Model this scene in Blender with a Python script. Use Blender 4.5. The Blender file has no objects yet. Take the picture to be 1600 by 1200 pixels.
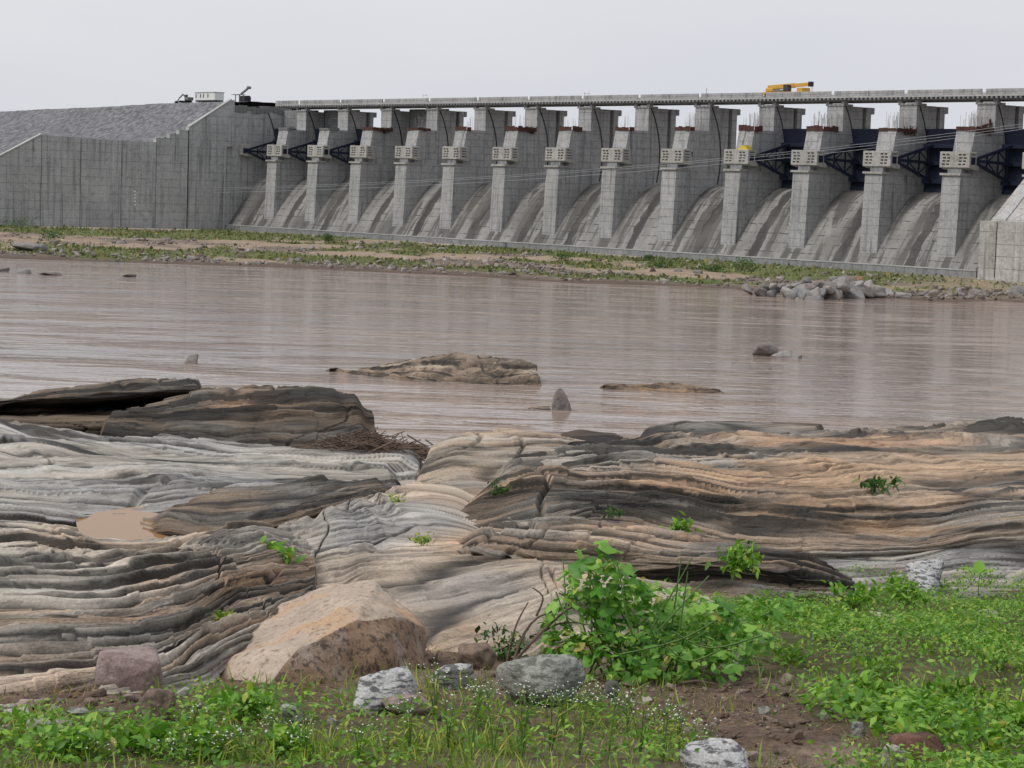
import bpy, bmesh, math, random
import numpy as np
from mathutils import Vector, Matrix, Euler
R = math.radians
sc = bpy.context.scene
COL = sc.collection
rng = np.random.default_rng(7)
random.seed(7)

# ------------------------------------------------------------------ camera
F_PX = 3600.0                      # focal length in pixels of the 1600 px wide photo
ROLL = R(1.9)
YH800 = 200.5 + 2897 * math.tan(ROLL)
PITCH = math.atan((600 - YH800) * math.cos(ROLL) / F_PX)
HC = 13.3                          # eye height above the river
cam_d = bpy.data.cameras.new('camera')
cam_d.sensor_fit = 'HORIZONTAL'; cam_d.sensor_width = 36.0
cam_d.lens = 36.0 * F_PX / 1600.0
cam_d.clip_start = 0.1; cam_d.clip_end = 6000
cam = bpy.data.objects.new('camera', cam_d); COL.objects.link(cam)
_fw = Vector((0, math.cos(PITCH), -math.sin(PITCH)))
_up0 = Vector((0, math.sin(PITCH), math.cos(PITCH)))
_rt0 = Vector((1, 0, 0))
_rt = _rt0 * math.cos(ROLL) + _up0 * math.sin(ROLL)
_up = -_rt0 * math.sin(ROLL) + _up0 * math.cos(ROLL)
M = Matrix((( _rt.x, _up.x, -_fw.x, 0), (_rt.y, _up.y, -_fw.y, 0), (_rt.z, _up.z, -_fw.z, HC), (0, 0, 0, 1)))
cam.matrix_world = M
sc.camera = cam

# ------------------------------------------------------------------ sky, sun, exposure
SUN_EL, SUN_AZ = R(52), R(-118)     # azimuth measured from +Y towards +X: the soft light comes from the left, a little behind the eye
w = bpy.data.worlds.new('World'); sc.world = w; w.use_nodes = True
wn = w.node_tree.nodes; wl = w.node_tree.links; wn.clear()
wo = wn.new('ShaderNodeOutputWorld')
bgA = wn.new('ShaderNodeBackground'); bgB = wn.new('ShaderNodeBackground')
add = wn.new('ShaderNodeMixShader')
sky = wn.new('ShaderNodeTexSky'); sky.sky_type = 'NISHITA'; sky.sun_disc = False
sky.sun_elevation = SUN_EL; sky.sun_rotation = SUN_AZ; sky.dust_density = 4.0; sky.air_density = 1.2
bgA.inputs[1].default_value = 0.07
wl.new(sky.outputs[0], bgA.inputs[0])
tc = wn.new('ShaderNodeTexCoord'); mp = wn.new('ShaderNodeMapping'); mp.inputs['Scale'].default_value = (1.2, 1.2, 5.0)
nz = wn.new('ShaderNodeTexNoise'); nz.inputs['Scale'].default_value = 1.6; nz.inputs['Detail'].default_value = 4
rp = wn.new('ShaderNodeValToRGB')
rp.color_ramp.elements[0].position = 0.3; rp.color_ramp.elements[0].color = (0.670, 0.690, 0.750, 1)
rp.color_ramp.elements[1].position = 0.75; rp.color_ramp.elements[1].color = (0.800, 0.810, 0.840, 1)
wl.new(tc.outputs['Generated'], mp.inputs[0]); wl.new(mp.outputs[0], nz.inputs[0]); wl.new(nz.outputs[0], rp.inputs[0])
wl.new(rp.outputs[0], bgB.inputs[0]); bgB.inputs[1].default_value = 0.80
add.inputs[0].default_value = 0.93
wl.new(bgA.outputs[0], add.inputs[1]); wl.new(bgB.outputs[0], add.inputs[2]); wl.new(add.outputs[0], wo.inputs[0])
sd = bpy.data.lights.new('sun', 'SUN'); sd.energy = 1.5; sd.angle = R(18); sd.color = (1.0, 0.95, 0.88)
so = bpy.data.objects.new('sun', sd); COL.objects.link(so)
sdir = Vector((math.sin(SUN_AZ) * math.cos(SUN_EL), math.cos(SUN_AZ) * math.cos(SUN_EL), math.sin(SUN_EL)))
so.rotation_euler = sdir.to_track_quat('Z', 'Y').to_euler(); so.location = (-40, -30, 80)
vs = sc.view_settings; vs.view_transform = 'Standard'; vs.look = 'None'; vs.exposure = 0.35; vs.gamma = 1.0; vs.use_curve_mapping = False
sc.cycles.max_bounces = 6; sc.cycles.diffuse_bounces = 3; sc.cycles.glossy_bounces = 3
sc.cycles.transparent_max_bounces = 8

# ------------------------------------------------------------------ pixel <-> place helpers
cr, sr = math.cos(ROLL), math.sin(ROLL)
def ray(x, y):
    x = np.asarray(x, float); y = np.asarray(y, float)
    X = x - 800.0; U = 600.0 - y
    xr = X * cr - U * sr; ur = X * sr + U * cr
    return np.stack([xr, ur * math.sin(PITCH) + F_PX * math.cos(PITCH), ur * math.cos(PITCH) - F_PX * math.sin(PITCH)], -1)
def at_d(x, y, d):                 # point seen at pixel (x, y) whose forward distance is d
    r = ray(x, y); k = np.asarray(d) / r[..., 1]
    p = r * k[..., None]; p[..., 2] += HC
    return p
def at_z(x, y, z=0.0):             # point seen at pixel (x, y) that lies at height z
    r = ray(x, y); k = (z - HC) / r[..., 2]
    p = r * np.asarray(k)[..., None]; p[..., 2] += HC
    return p
def proj(p):
    p = np.asarray(p, float); v = p - np.array([0, 0, HC])
    fw = np.array(_fw); up = np.array(_up0)
    a = v[..., 0]; b = v @ up; c = v @ fw
    xr = a / c * F_PX; ur = b / c * F_PX
    return 800 + xr * cr + ur * sr, 600 - (-xr * sr + ur * cr)

# dam frame: a = metres along the dam towards the right, q = metres downstream, z = height relative to the eye
_vp = ray(-2097, 200.5)
DD = np.array([_vp[0], _vp[1]]); DD /= np.linalg.norm(DD)
NN = np.array([-DD[1], DD[0]]);  NN = -NN if NN[1] > 0 else NN
P0 = np.array([-59.763, 569.050])
DAM_RZ = math.atan2(-DD[1], -DD[0])
S = 18.0
def dam(a, q, z=0.0):
    p = P0 - a * DD + q * NN
    return (p[0], p[1], z + HC)
def on_front(x, y, q=0.0):         # pixel -> (a, z) on the vertical plane q
    r = ray(x, y); k = (q + P0 @ NN) / (r[:2] @ NN); p = r[:2] * k
    return float(-(p - P0) @ DD), float(r[2] * k)
def on_side(x, y, a):              # pixel -> (q, z) on the vertical plane a
    r = ray(x, y); k = (-a + P0 @ DD) / (r[:2] @ DD); p = r[:2] * k
    return float((p - P0) @ NN), float(r[2] * k)

# ------------------------------------------------------------------ noise
def _h(ix, iy, iz, seed):
    with np.errstate(over='ignore'):
        n = (ix.astype(np.int64) * 374761393 + iy.astype(np.int64) * 668265263 + iz.astype(np.int64) * 2147483647 + seed * 1274126177) & 0xFFFFFFFF
        n = ((n ^ (n >> 13)) * 1274126177) & 0xFFFFFFFF
        n = ((n ^ (n >> 16)) * 2246822519) & 0xFFFFFFFF
        n = n ^ (n >> 15)
    return (n & 0xFFFFFF) / float(0xFFFFFF)
def vn(x, y, z=0.0, seed=0):
    x, y, z = np.broadcast_arrays(np.asarray(x, float), np.asarray(y, float), np.asarray(z, float))
    ix, iy, iz = np.floor(x), np.floor(y), np.floor(z)
    fx, fy, fz = x - ix, y - iy, z - iz
    fx, fy, fz = [f * f * (3 - 2 * f) for f in (fx, fy, fz)]
    out = 0
    for dx in (0, 1):
        wx = fx if dx else 1 - fx
        for dy in (0, 1):
            wy = fy if dy else 1 - fy
            for dz in (0, 1):
                wz = fz if dz else 1 - fz
                out = out + wx * wy * wz * _h(ix + dx, iy + dy, iz + dz, seed)
    return out * 2 - 1
def fbm(x, y, z=0.0, o=4, seed=0):
    s = 0; a = 0.5; f = 1.0
    for k in range(o):
        s = s + a * vn(np.asarray(x) * f, np.asarray(y) * f, np.asarray(z) * f, seed + 17 * k); a *= 0.5; f *= 2.03
    return s
def sstep(a, b, x):
    t = np.clip((np.asarray(x, float) - a) / (b - a), 0, 1); return t * t * (3 - 2 * t)

# ------------------------------------------------------------------ materials
MATS = {}
class NB:
    def __init__(s, name, rough=0.85, spec=0.3):
        s.m = bpy.data.materials.new(name); s.m.use_nodes = True
        s.t = s.m.node_tree; s.n = s.t.nodes; s.l = s.t.links
        s.b = s.n['Principled BSDF']; s.b.inputs['Roughness'].default_value = rough
        s.b.inputs['Specular IOR Level'].default_value = spec
        MATS[name] = s.m
    def node(s, typ, **kw):
        n = s.n.new(typ)
        for k, v in kw.items():
            if hasattr(n, k): setattr(n, k, v)
            else: n.inputs[k].default_value = v
        return n
    def link(s, a, b): s.l.new(a, b)
    def coords(s, kind='Object', scale=(1, 1, 1), rnd=False):
        tc = s.node('ShaderNodeTexCoord')
        src = tc.outputs[kind]
        mp = s.node('ShaderNodeMapping'); mp.inputs['Scale'].default_value = scale
        if rnd:
            oi = s.node('ShaderNodeObjectInfo'); mu = s.node('ShaderNodeMath', operation='MULTIPLY'); mu.inputs[1].default_value = 157.0
            s.link(oi.outputs['Random'], mu.inputs[0])
            cb = s.node('ShaderNodeCombineXYZ')
            for i in range(3): s.link(mu.outputs[0], cb.inputs[i])
            s.link(cb.outputs[0], mp.inputs['Location'])
        s.link(src, mp.inputs['Vector']); return mp.outputs[0]
    def noise(s, vec, scale=1.0, detail=4, rough=0.55, dist=0.0):
        n = s.node('ShaderNodeTexNoise'); n.inputs['Scale'].default_value = scale; n.inputs['Detail'].default_value = detail
        n.inputs['Roughness'].default_value = rough; n.inputs['Distortion'].default_value = dist
        s.link(vec, n.inputs['Vector']); return n.outputs[0]
    def ramp(s, f, *els):
        r = s.node('ShaderNodeValToRGB'); cr_ = r.color_ramp
        while len(cr_.elements) < len(els): cr_.elements.new(0.5)
        for e, (p, c) in zip(cr_.elements, els):
            e.position = p; e.color = (c, c, c, 1) if not hasattr(c, '__len__') else (*c, 1)
        s.link(f, r.inputs[0]); return r.outputs[0]
    def mix(s, f, a, b, mode='MIX'):
        m = s.node('ShaderNodeMix', data_type='RGBA', blend_type=mode)
        for sock, v in ((m.inputs[0], f), (m.inputs[6], a), (m.inputs[7], b)):
            if hasattr(v, 'is_linked'): s.link(v, sock)
            elif hasattr(v, '__len__'): sock.default_value = (*v, 1)
            else: sock.default_value = v
        return m.outputs[2]
    def math(s, op, a, b=None):
        m = s.node('ShaderNodeMath', operation=op)
        for i, v in enumerate((a, b)):
            if v is None: continue
            if hasattr(v, 'is_linked'): s.link(v, m.inputs[i])
            else: m.inputs[i].default_value = v
        return m.outputs[0]
    def bump(s, h, strength=0.5, dist=0.05):
        b = s.node('ShaderNodeBump'); b.inputs['Strength'].default_value = strength; b.inputs['Distance'].default_value = dist
        s.link(h, b.inputs['Height']); s.link(b.outputs[0], s.b.inputs['Normal'])
    def color(s, c):
        if hasattr(c, 'is_linked'): s.link(c, s.b.inputs['Base Color'])
        else: s.b.inputs['Base Color'].default_value = (*c, 1)
        return s
def plain(name, c, rough=0.7, var=0.25, scale=3.0, metallic=0.0, spec=0.3):
    b = NB(name, rough, spec); v = b.coords('Object', rnd=True)
    n = b.noise(v, scale, 5)
    f = b.ramp(n, (0.3, 1 - var), (0.75, 1 + var * 0.4))
    b.color(b.mix(1.0, c, f, 'MULTIPLY')); b.b.inputs['Metallic'].default_value = metallic
    return b.m

def concrete(name, base, dark, lines=True, streak=0.6, lift=1.5):
    b = NB(name, 0.9, 0.25)
    v = b.coords('Object', (1, 1, 1), rnd=True)
    vs_ = b.coords('Object', (1.15, 1.15, 0.05), rnd=True)
    big = b.noise(v, 0.16, 4); st = b.noise(vs_, 1.0, 6, 0.62); fine = b.noise(v, 2.6, 5)
    c = b.mix(b.ramp(big, (0.3, 0.0), (0.72, 1.0)), base, tuple(x * 0.76 for x in base))
    c = b.mix(b.ramp(st, (0.50, 0.0), (0.70, streak)), c, dark)
    vs2 = b.coords('Object', (0.42, 0.42, 0.02), rnd=True)
    c = b.mix(b.ramp(b.noise(vs2, 1.0, 5, 0.7, 0.2), (0.63, 0.0), (0.685, streak * 1.15)), c, tuple(x * 0.45 for x in dark))
    vs3 = b.coords('Object', (2.3, 2.3, 0.07), rnd=True)
    c = b.mix(b.ramp(b.noise(vs3, 1.0, 3), (0.62, 0.0), (0.72, 0.35)), c, tuple(min(1, x * 1.4) for x in base))
    c = b.mix(1.0, c, b.ramp(fine, (0.25, 0.74), (0.75, 1.16)), 'MULTIPLY')
    vs4 = b.coords('Object', (0.8, 0.8, 0.8), rnd=True)
    c = b.mix(b.ramp(b.noise(vs4, 1.0, 6, 0.65), (0.52, 0.0), (0.72, 0.45)), c, tuple(x * 0.9 for x in dark))
    if lines:
        tcn = b.node('ShaderNodeTexCoord'); sx = b.node('ShaderNodeSeparateXYZ'); b.link(tcn.outputs['Object'], sx.inputs[0])
        def ln(sock, period, wd, off=0.0):
            m_ = b.math('FRACT', b.math('DIVIDE', b.math('ADD', sock, 400.0 + off), period))
            return b.math('LESS_THAN', m_, wd / period)
        hx = ln(sx.outputs[2], lift, 0.12)
        c = b.mix(b.math('MULTIPLY', hx, b.ramp(b.noise(v, 0.5, 3), (0.35, 0.15), (0.65, 0.75))), c, dark)
        per = b.math('ADD', sx.outputs[0], sx.outputs[1])
        vx = ln(per, 2.44, 0.07)
        c = b.mix(b.math('MULTIPLY', vx, 0.32), c, dark)
    b.color(c); b.bump(fine, 0.35, 0.05)
    return b.m
CON = concrete('pier_concrete', (0.44, 0.44, 0.44), (0.11, 0.115, 0.13), streak=0.62)
CONW = concrete('guide_wall_concrete', (0.46, 0.46, 0.46), (0.12, 0.125, 0.14), streak=0.72, lift=2.0)
CONL = concrete('block_concrete', (0.46, 0.445, 0.42), (0.10, 0.10, 0.10), lines=False, streak=0.3)
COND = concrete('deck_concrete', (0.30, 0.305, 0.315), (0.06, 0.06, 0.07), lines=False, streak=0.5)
CONR = concrete('end_block_concrete', (0.50, 0.48, 0.455), (0.07, 0.065, 0.06), streak=0.55, lift=2.0)
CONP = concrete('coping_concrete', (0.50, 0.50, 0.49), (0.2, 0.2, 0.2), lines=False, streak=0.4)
STEEL = plain('gate_steel', (0.018, 0.023, 0.045), 0.5, 0.3, 1.0)
TRACK = plain('track_steel', (0.03, 0.032, 0.04), 0.6)
DARK = plain('dark_void', (0.02, 0.02, 0.022), 0.9)
RUST = plain('rust_formwork', (0.10, 0.045, 0.035), 0.85, 0.5, 2.0)
REBAR = plain('rebar_steel', (0.34, 0.32, 0.31), 0.8)
YEL = plain('crane_yellow', (0.62, 0.36, 0.07), 0.5, 0.2)
BLK = plain('black_paint', (0.02, 0.02, 0.025), 0.5)
WHT = plain('cabin_white', (0.72, 0.73, 0.72), 0.6, 0.12)
GLASS = plain('window_glass', (0.03, 0.035, 0.045), 0.15, 0.1, spec=0.5)
WIRE = plain('cable_grey', (0.42, 0.43, 0.46), 0.5)
DUST = plain('dusty_steel', (0.19, 0.19, 0.19), 0.7)

b = NB('chute_concrete', 0.9, 0.25)
tcn = b.node('ShaderNodeAttribute', attribute_name='path')
oi = b.node('ShaderNodeObjectInfo'); vm = b.node('ShaderNodeVectorMath', operation='ADD'); cb = b.node('ShaderNodeCombineXYZ')
mu = b.math('MULTIPLY', oi.outputs['Random'], 91.0); b.link(mu, cb.inputs[0]); b.link(mu, cb.inputs[1])
b.link(tcn.outputs['Vector'], vm.inputs[0]); b.link(cb.outputs[0], vm.inputs[1])
def scaled(b, vec, s):
    m_ = b.node('ShaderNodeMapping'); m_.inputs['Scale'].default_value = s; b.link(vec, m_.inputs['Vector']); return m_.outputs[0]
V = vm.outputs[0]
c = b.mix(b.ramp(b.noise(scaled(b, V, (0.35, 0.12, 1)), 1, 4), (0.3, 0), (0.7, 1)), (0.32, 0.315, 0.30), (0.195, 0.19, 0.185))
st = b.noise(scaled(b, V, (0.38, 0.05, 1)), 1.0, 5, 0.65, 0.3)
c = b.mix(b.ramp(st, (0.47, 0.0), (0.54, 0.85)), c, (0.085, 0.082, 0.078))
# one broad run-off band down every bay
sx = b.node('ShaderNodeSeparateXYZ'); b.link(tcn.outputs['Vector'], sx.inputs[0])
wob = b.math('MULTIPLY', b.math('SUBTRACT', b.noise(scaled(b, V, (0.25, 0.35, 1)), 1, 4), 0.5), 2.2)
off = b.math('MULTIPLY', b.math('SUBTRACT', oi.outputs['Random'], 0.35), 4.5)
dist = b.math('ABSOLUTE', b.math('SUBTRACT', b.math('ADD', sx.outputs[0], wob), off))
band = b.ramp(dist, (0.0, 0.85), (0.98, 0.85), (1.0, 0.0))
band = b.math('MULTIPLY', b.math('LESS_THAN', dist, 1.15), 0.88)
c = b.mix(band, c, (0.055, 0.052, 0.05))
# broken cross joints
fr = b.math('FRACT', b.math('DIVIDE', b.math('ADD', sx.outputs[1], 100.0), 2.0))
jn = b.math('MULTIPLY', b.math('LESS_THAN', fr, 0.11), b.ramp(b.noise(scaled(b, V, (0.6, 0.5, 1)), 1, 3), (0.46, 0.12), (0.58, 0.85)))
c = b.mix(jn, c, (0.05, 0.05, 0.05))
bl = b.noise(scaled(b, V, (1.1, 1.5, 1)), 1, 5)
c = b.mix(b.ramp(bl, (0.60, 0), (0.66, 0.7)), c, (0.09, 0.087, 0.08))
c = b.mix(b.ramp(b.noise(scaled(b, V, (0.16, 0.10, 1)), 1, 4), (0.48, 0), (0.65, 0.6)), c, (0.15, 0.145, 0.135))
b.color(c); b.bump(bl, 0.25, 0.06)
CHUTE = b.m

b = NB('riprap', 0.95, 0.2)
v = b.coords('Object', (1, 1, 1))
vo = b.node('ShaderNodeTexVoronoi'); vo.inputs['Scale'].default_value = 0.95; b.link(v, vo.inputs['Vector'])
hv = b.node('ShaderNodeSeparateColor'); b.link(vo.outputs['Color'], hv.inputs[0])
c = b.mix(hv.outputs[0], (0.13, 0.135, 0.15), (0.26, 0.26, 0.275))
c = b.mix(b.ramp(b.noise(v, 0.06, 4), (0.35, 0.0), (0.7, 0.5)), c, (0.17, 0.17, 0.185))
c = b.mix(b.ramp(vo.outputs['Distance'], (0.45, 0.0), (0.75, 0.55)), c, (0.05, 0.05, 0.055))
b.color(c); inv = b.math('SUBTRACT', 1.0, vo.outputs['Distance']); b.bump(inv, 0.9, 0.35)
RIPRAP = b.m

def vcol_mat(name, rough=0.9, fine=30.0, var=0.35, bump=0.4, bdist=0.01, spec=0.25, speck=None):
    b = NB(name, rough, spec)
    at = b.node('ShaderNodeAttribute', attribute_name='tint')
    v = b.coords('Object', (1, 1, 1))
    n1 = b.noise(v, fine, 5, 0.65); n2 = b.noise(v, fine * 0.22, 4)
    c = b.mix(1.0, at.outputs['Color'], b.ramp(n1, (0.25, 1 - var), (0.75, 1 + var * 0.6)), 'MULTIPLY')
    c = b.mix(1.0, c, b.ramp(n2, (0.3, 1 - var * 0.5), (0.7, 1 + var * 0.3)), 'MULTIPLY')
    b.color(c); b.bump(n1, bump, bdist)
    return b.m
b = NB('layered_gneiss', 0.88, 0.25)
at = b.node('ShaderNodeAttribute', attribute_name='tint'); st_ = b.node('ShaderNodeAttribute', attribute_name='path')
def scaled(b, vec, s):
    m_ = b.node('ShaderNodeMapping'); m_.inputs['Scale'].default_value = s; b.link(vec, m_.inputs['Vector']); return m_.outputs[0]
lam = b.noise(scaled(b, st_.outputs['Vector'], (2.2, 5.0, 1)), 1.0, 5, 0.62, 0.25)
lam2 = b.noise(scaled(b, st_.outputs['Vector'], (7.0, 11.0, 1)), 1.0, 4, 0.6)
gr = b.noise(b.coords('Object'), 55.0, 4, 0.7)
c = b.mix(1.0, at.outputs['Color'], b.ramp(lam, (0.30, 0.42), (0.48, 1.0), (0.72, 1.35)), 'MULTIPLY')
c = b.mix(1.0, c, b.ramp(gr, (0.28, 0.68), (0.72, 1.25)), 'MULTIPLY')
b.color(c)
hh = b.math('ADD', b.math('MULTIPLY', lam, 1.4), b.math('ADD', b.math('MULTIPLY', lam2, 0.7), b.math('MULTIPLY', gr, 0.35)))
b.bump(hh, 0.9, 0.03)
ROCK = b.m
FARROCK = vcol_mat('river_rock', 0.85, 5.0, 0.45, 0.6, 0.08)
SOIL = vcol_mat('stony_soil', 0.97, 38.0, 0.6, 0.9, 0.03)
BANK = vcol_mat('bank_ground', 0.97, 1.2, 0.45, 0.6, 0.15)

def granite(name, base, spots, scale=40, thr=(0.5, 0.6), band=None, blotch=None, bs=1.6):
    b = NB(name, 0.85, 0.3)
    v = b.coords('Object', (1, 1, 1), rnd=True)
    if band: v2 = b.coords('Object', band, rnd=True)
    else: v2 = v
    n = b.noise(v2, scale, 4, 0.7, 0.3 if band else 0.0); n2 = b.noise(v, 4, 5); n3 = b.noise(v, 120, 2)
    c = b.mix(b.ramp(n2, (0.3, 0), (0.7, 1)), base, tuple(x * 0.72 for x in base))
    if blotch: c = b.mix(b.ramp(b.noise(v, bs, 5, 0.6), (0.48, 0), (0.62, 0.85)), c, blotch)
    c = b.mix(b.ramp(n, (thr[0], 0), (thr[1], 0.85)), c, spots)
    c = b.mix(1.0, c, b.ramp(n3, (0.3, 0.75), (0.7, 1.18)), 'MULTIPLY')
    b.color(c); b.bump(b.noise(v, 22, 6, 0.7), 0.7, 0.02)
    return b.m
G_OR = granite('pale_granite', (0.55, 0.45, 0.36), (0.19, 0.12, 0.08), 30, (0.54, 0.66), None, (0.52, 0.33, 0.19), 2.6)
G_RED = granite('rust_granite', (0.31, 0.205, 0.135), (0.07, 0.055, 0.045), 26, (0.50, 0.60), None, (0.38, 0.31, 0.26), 4.0)
G_BW = granite('black_white_gneiss', (0.58, 0.58, 0.58), (0.06, 0.06, 0.07), 16, (0.48, 0.56), (1.0, 1.0, 3.2))
G_GR = granite('grey_green_gneiss', (0.36, 0.37, 0.33), (0.10, 0.105, 0.09), 15, (0.46, 0.58), (1.2, 0.8, 3.6))
G_PK = granite('mauve_rock', (0.37, 0.285, 0.265), (0.2, 0.14, 0.135), 10, (0.48, 0.62))
G_BR = granite('brown_rock', (0.25, 0.185, 0.145), (0.09, 0.07, 0.055), 12, (0.5, 0.62))
G_RD = granite('red_brown_rock', (0.20, 0.10, 0.075), (0.09, 0.05, 0.04), 9, (0.48, 0.62))
G_PALE = granite('pale_stone', (0.46, 0.42, 0.37), (0.2, 0.18, 0.16), 14, (0.52, 0.66))
G_FAR = [granite('far_boulder_grey', (0.28, 0.27, 0.265), (0.16, 0.155, 0.16), 1.3, (0.5, 0.65)),
         granite('far_boulder_pale', (0.36, 0.34, 0.325), (0.18, 0.165, 0.16), 1.3, (0.5, 0.65)),
         granite('far_boulder_dark', (0.24, 0.215, 0.20), (0.10, 0.09, 0.085), 1.3, (0.5, 0.65))]

def leafmat(name, a, b_, rough=0.5, trans=0.25):
    b = NB(name, rough, 0.35)
    at = b.node('ShaderNodeAttribute', attribute_name='tint')
    sp = b.node('ShaderNodeSeparateColor'); b.link(at.outputs['Color'], sp.inputs[0])
    oi = b.node('ShaderNodeObjectInfo')
    f = b.math('FRACT', b.math('ADD', sp.outputs[0], oi.outputs['Random']))
    mid_ = tuple((u_ + v_) / 2 for u_, v_ in zip(a, b_))
    c = b.ramp(f, (0.0, tuple(x * .7 for x in a)), (0.35, a), (0.6, mid_), (0.9, b_), (0.97, (b_[0] * 1.5, b_[1] * 1.02, b_[2] * 1.1)), (1.0, (.42, .36, .10)))
    b.color(c)
    tr = b.node('ShaderNodeBsdfTranslucent'); b.link(b.mix(1.0, c, (1.15, 1.25, 0.5), 'MULTIPLY'), tr.inputs[0])
    mx = b.node('ShaderNodeMixShader'); mx.inputs[0].default_value = trans
    out = b.n['Material Output']; b.link(b.b.outputs[0], mx.inputs[1]); b.link(tr.outputs[0], mx.inputs[2]); b.link(mx.outputs[0], out.inputs[0])
    return b.m
L_VINE = leafmat('vine_leaf', (0.105, 0.29, 0.035), (0.27, 0.49, 0.085), 0.45, 0.32)
L_COV = leafmat('cover_leaf', (0.11, 0.27, 0.030), (0.27, 0.48, 0.065), 0.5, 0.32)
L_GRASS = leafmat('grass_blade', (0.16, 0.27, 0.04), (0.36, 0.46, 0.09), 0.6, 0.32)
L_DARK = leafmat('shrub_leaf', (0.04, 0.10, 0.025), (0.10, 0.20, 0.05), 0.55, 0.25)
L_DRY = leafmat('dry_blade', (0.22, 0.17, 0.08), (0.36, 0.31, 0.14), 0.7, 0.2)
L_FAR = leafmat('far_grass', (0.13, 0.155, 0.06), (0.22, 0.245, 0.10), 0.8, 0.15)
STEM = plain('green_stem', (0.10, 0.19, 0.05), 0.6)
TWIG = plain('dead_twig', (0.15, 0.105, 0.08), 0.85, 0.4, 9)
WHITEFL = plain('white_flower', (0.78, 0.78, 0.72), 0.6, 0.08)

b = NB('river_water', 0.06, 0.8)
b.b.inputs['IOR'].default_value = 1.33
tcw = b.node('ShaderNodeTexCoord')
vw = scaled(b, tcw.outputs['Object'], (0.05, 0.20, 1)); vw2 = scaled(b, tcw.outputs['Object'], (0.28, 0.75, 1)); vw3 = scaled(b, tcw.outputs['Object'], (0.012, 0.04, 1)); vw4 = scaled(b, tcw.outputs['Object'], (0.9, 2.2, 1))
n1 = b.noise(vw, 1.0, 5, 0.6, 0.8); n2 = b.noise(vw2, 1.0, 4, 0.6, 0.6); n3 = b.noise(vw3, 1.0, 4, 0.6, 0.6); n4 = b.noise(vw4, 1.0, 3, 0.55, 0.3)
b.color(b.mix(b.ramp(n3, (0.35, 0), (0.65, 1)), (0.33, 0.25, 0.205), (0.26, 0.195, 0.16)))
patch = b.ramp(n1, (0.50, 0.05), (0.66, 1.0))
h = b.math('ADD', b.math('MULTIPLY', b.math('MULTIPLY', n2, patch), 2.5), b.math('MULTIPLY', n4, 0.06))
h = b.math('ADD', h, b.math('MULTIPLY', n1, 0.22))
b.bump(h, 0.85, 0.42)
WATER = b.m
b = NB('pool_water', 0.06, 0.06); b.color((0.30, 0.17, 0.075)); b.b.inputs['IOR'].default_value = 1.33
b.bump(b.noise(b.coords('Object', (2, 5, 1)), 1.5, 3), 0.08, 0.02)
POOL = b.m

# ------------------------------------------------------------------ object helpers
def tag(o, label=None, cat=None, group=None, kind=None):
    if label: o['label'] = label
    if cat: o['category'] = cat
    if group: o['group'] = group
    if kind: o['kind'] = kind
    return o
def link(name, me, mat=None, parent=None, loc=(0, 0, 0), rz=0.0):
    o = bpy.data.objects.new(name, me); COL.objects.link(o)
    if mat is not None and not me.materials: me.materials.append(mat)
    o.location = loc; o.rotation_euler = (0, 0, rz)
    if parent is not None: o.parent = parent
    return o
def empty(name, loc, rz=0.0):
    o = bpy.data.objects.new(name, None); COL.objects.link(o); o.location = loc; o.rotation_euler = (0, 0, rz)
    o.empty_display_size = 0.3
    return o
def np_mesh(name, V, Fc, tint=None, extra=None, smooth=True):
    V = np.ascontiguousarray(V, np.float32); Fc = np.ascontiguousarray(Fc, np.int32)
    k = Fc.shape[1]; nf = len(Fc)
    me = bpy.data.meshes.new(name)
    me.vertices.add(len(V)); me.vertices.foreach_set('co', V.ravel())
    me.loops.add(nf * k); me.loops.foreach_set('vertex_index', Fc.ravel())
    me.polygons.add(nf); me.polygons.foreach_set('loop_start', np.arange(0, nf * k, k, dtype=np.int32))
    me.polygons.foreach_set('loop_total', np.full(nf, k, np.int32))
    if smooth: me.polygons.foreach_set('use_smooth', np.ones(nf, bool))
    if tint is not None:
        a = me.attributes.new('tint', 'FLOAT_COLOR', 'POINT')
        t = np.ones((len(V), 4), np.float32); t[:, :3] = tint; a.data.foreach_set('color', t.ravel())
    if extra is not None:
        a = me.attributes.new('path', 'FLOAT_VECTOR', 'POINT'); a.data.foreach_set('vector', np.ascontiguousarray(extra, np.float32).ravel())
    me.update(calc_edges=True); me.validate()
    return me
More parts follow.
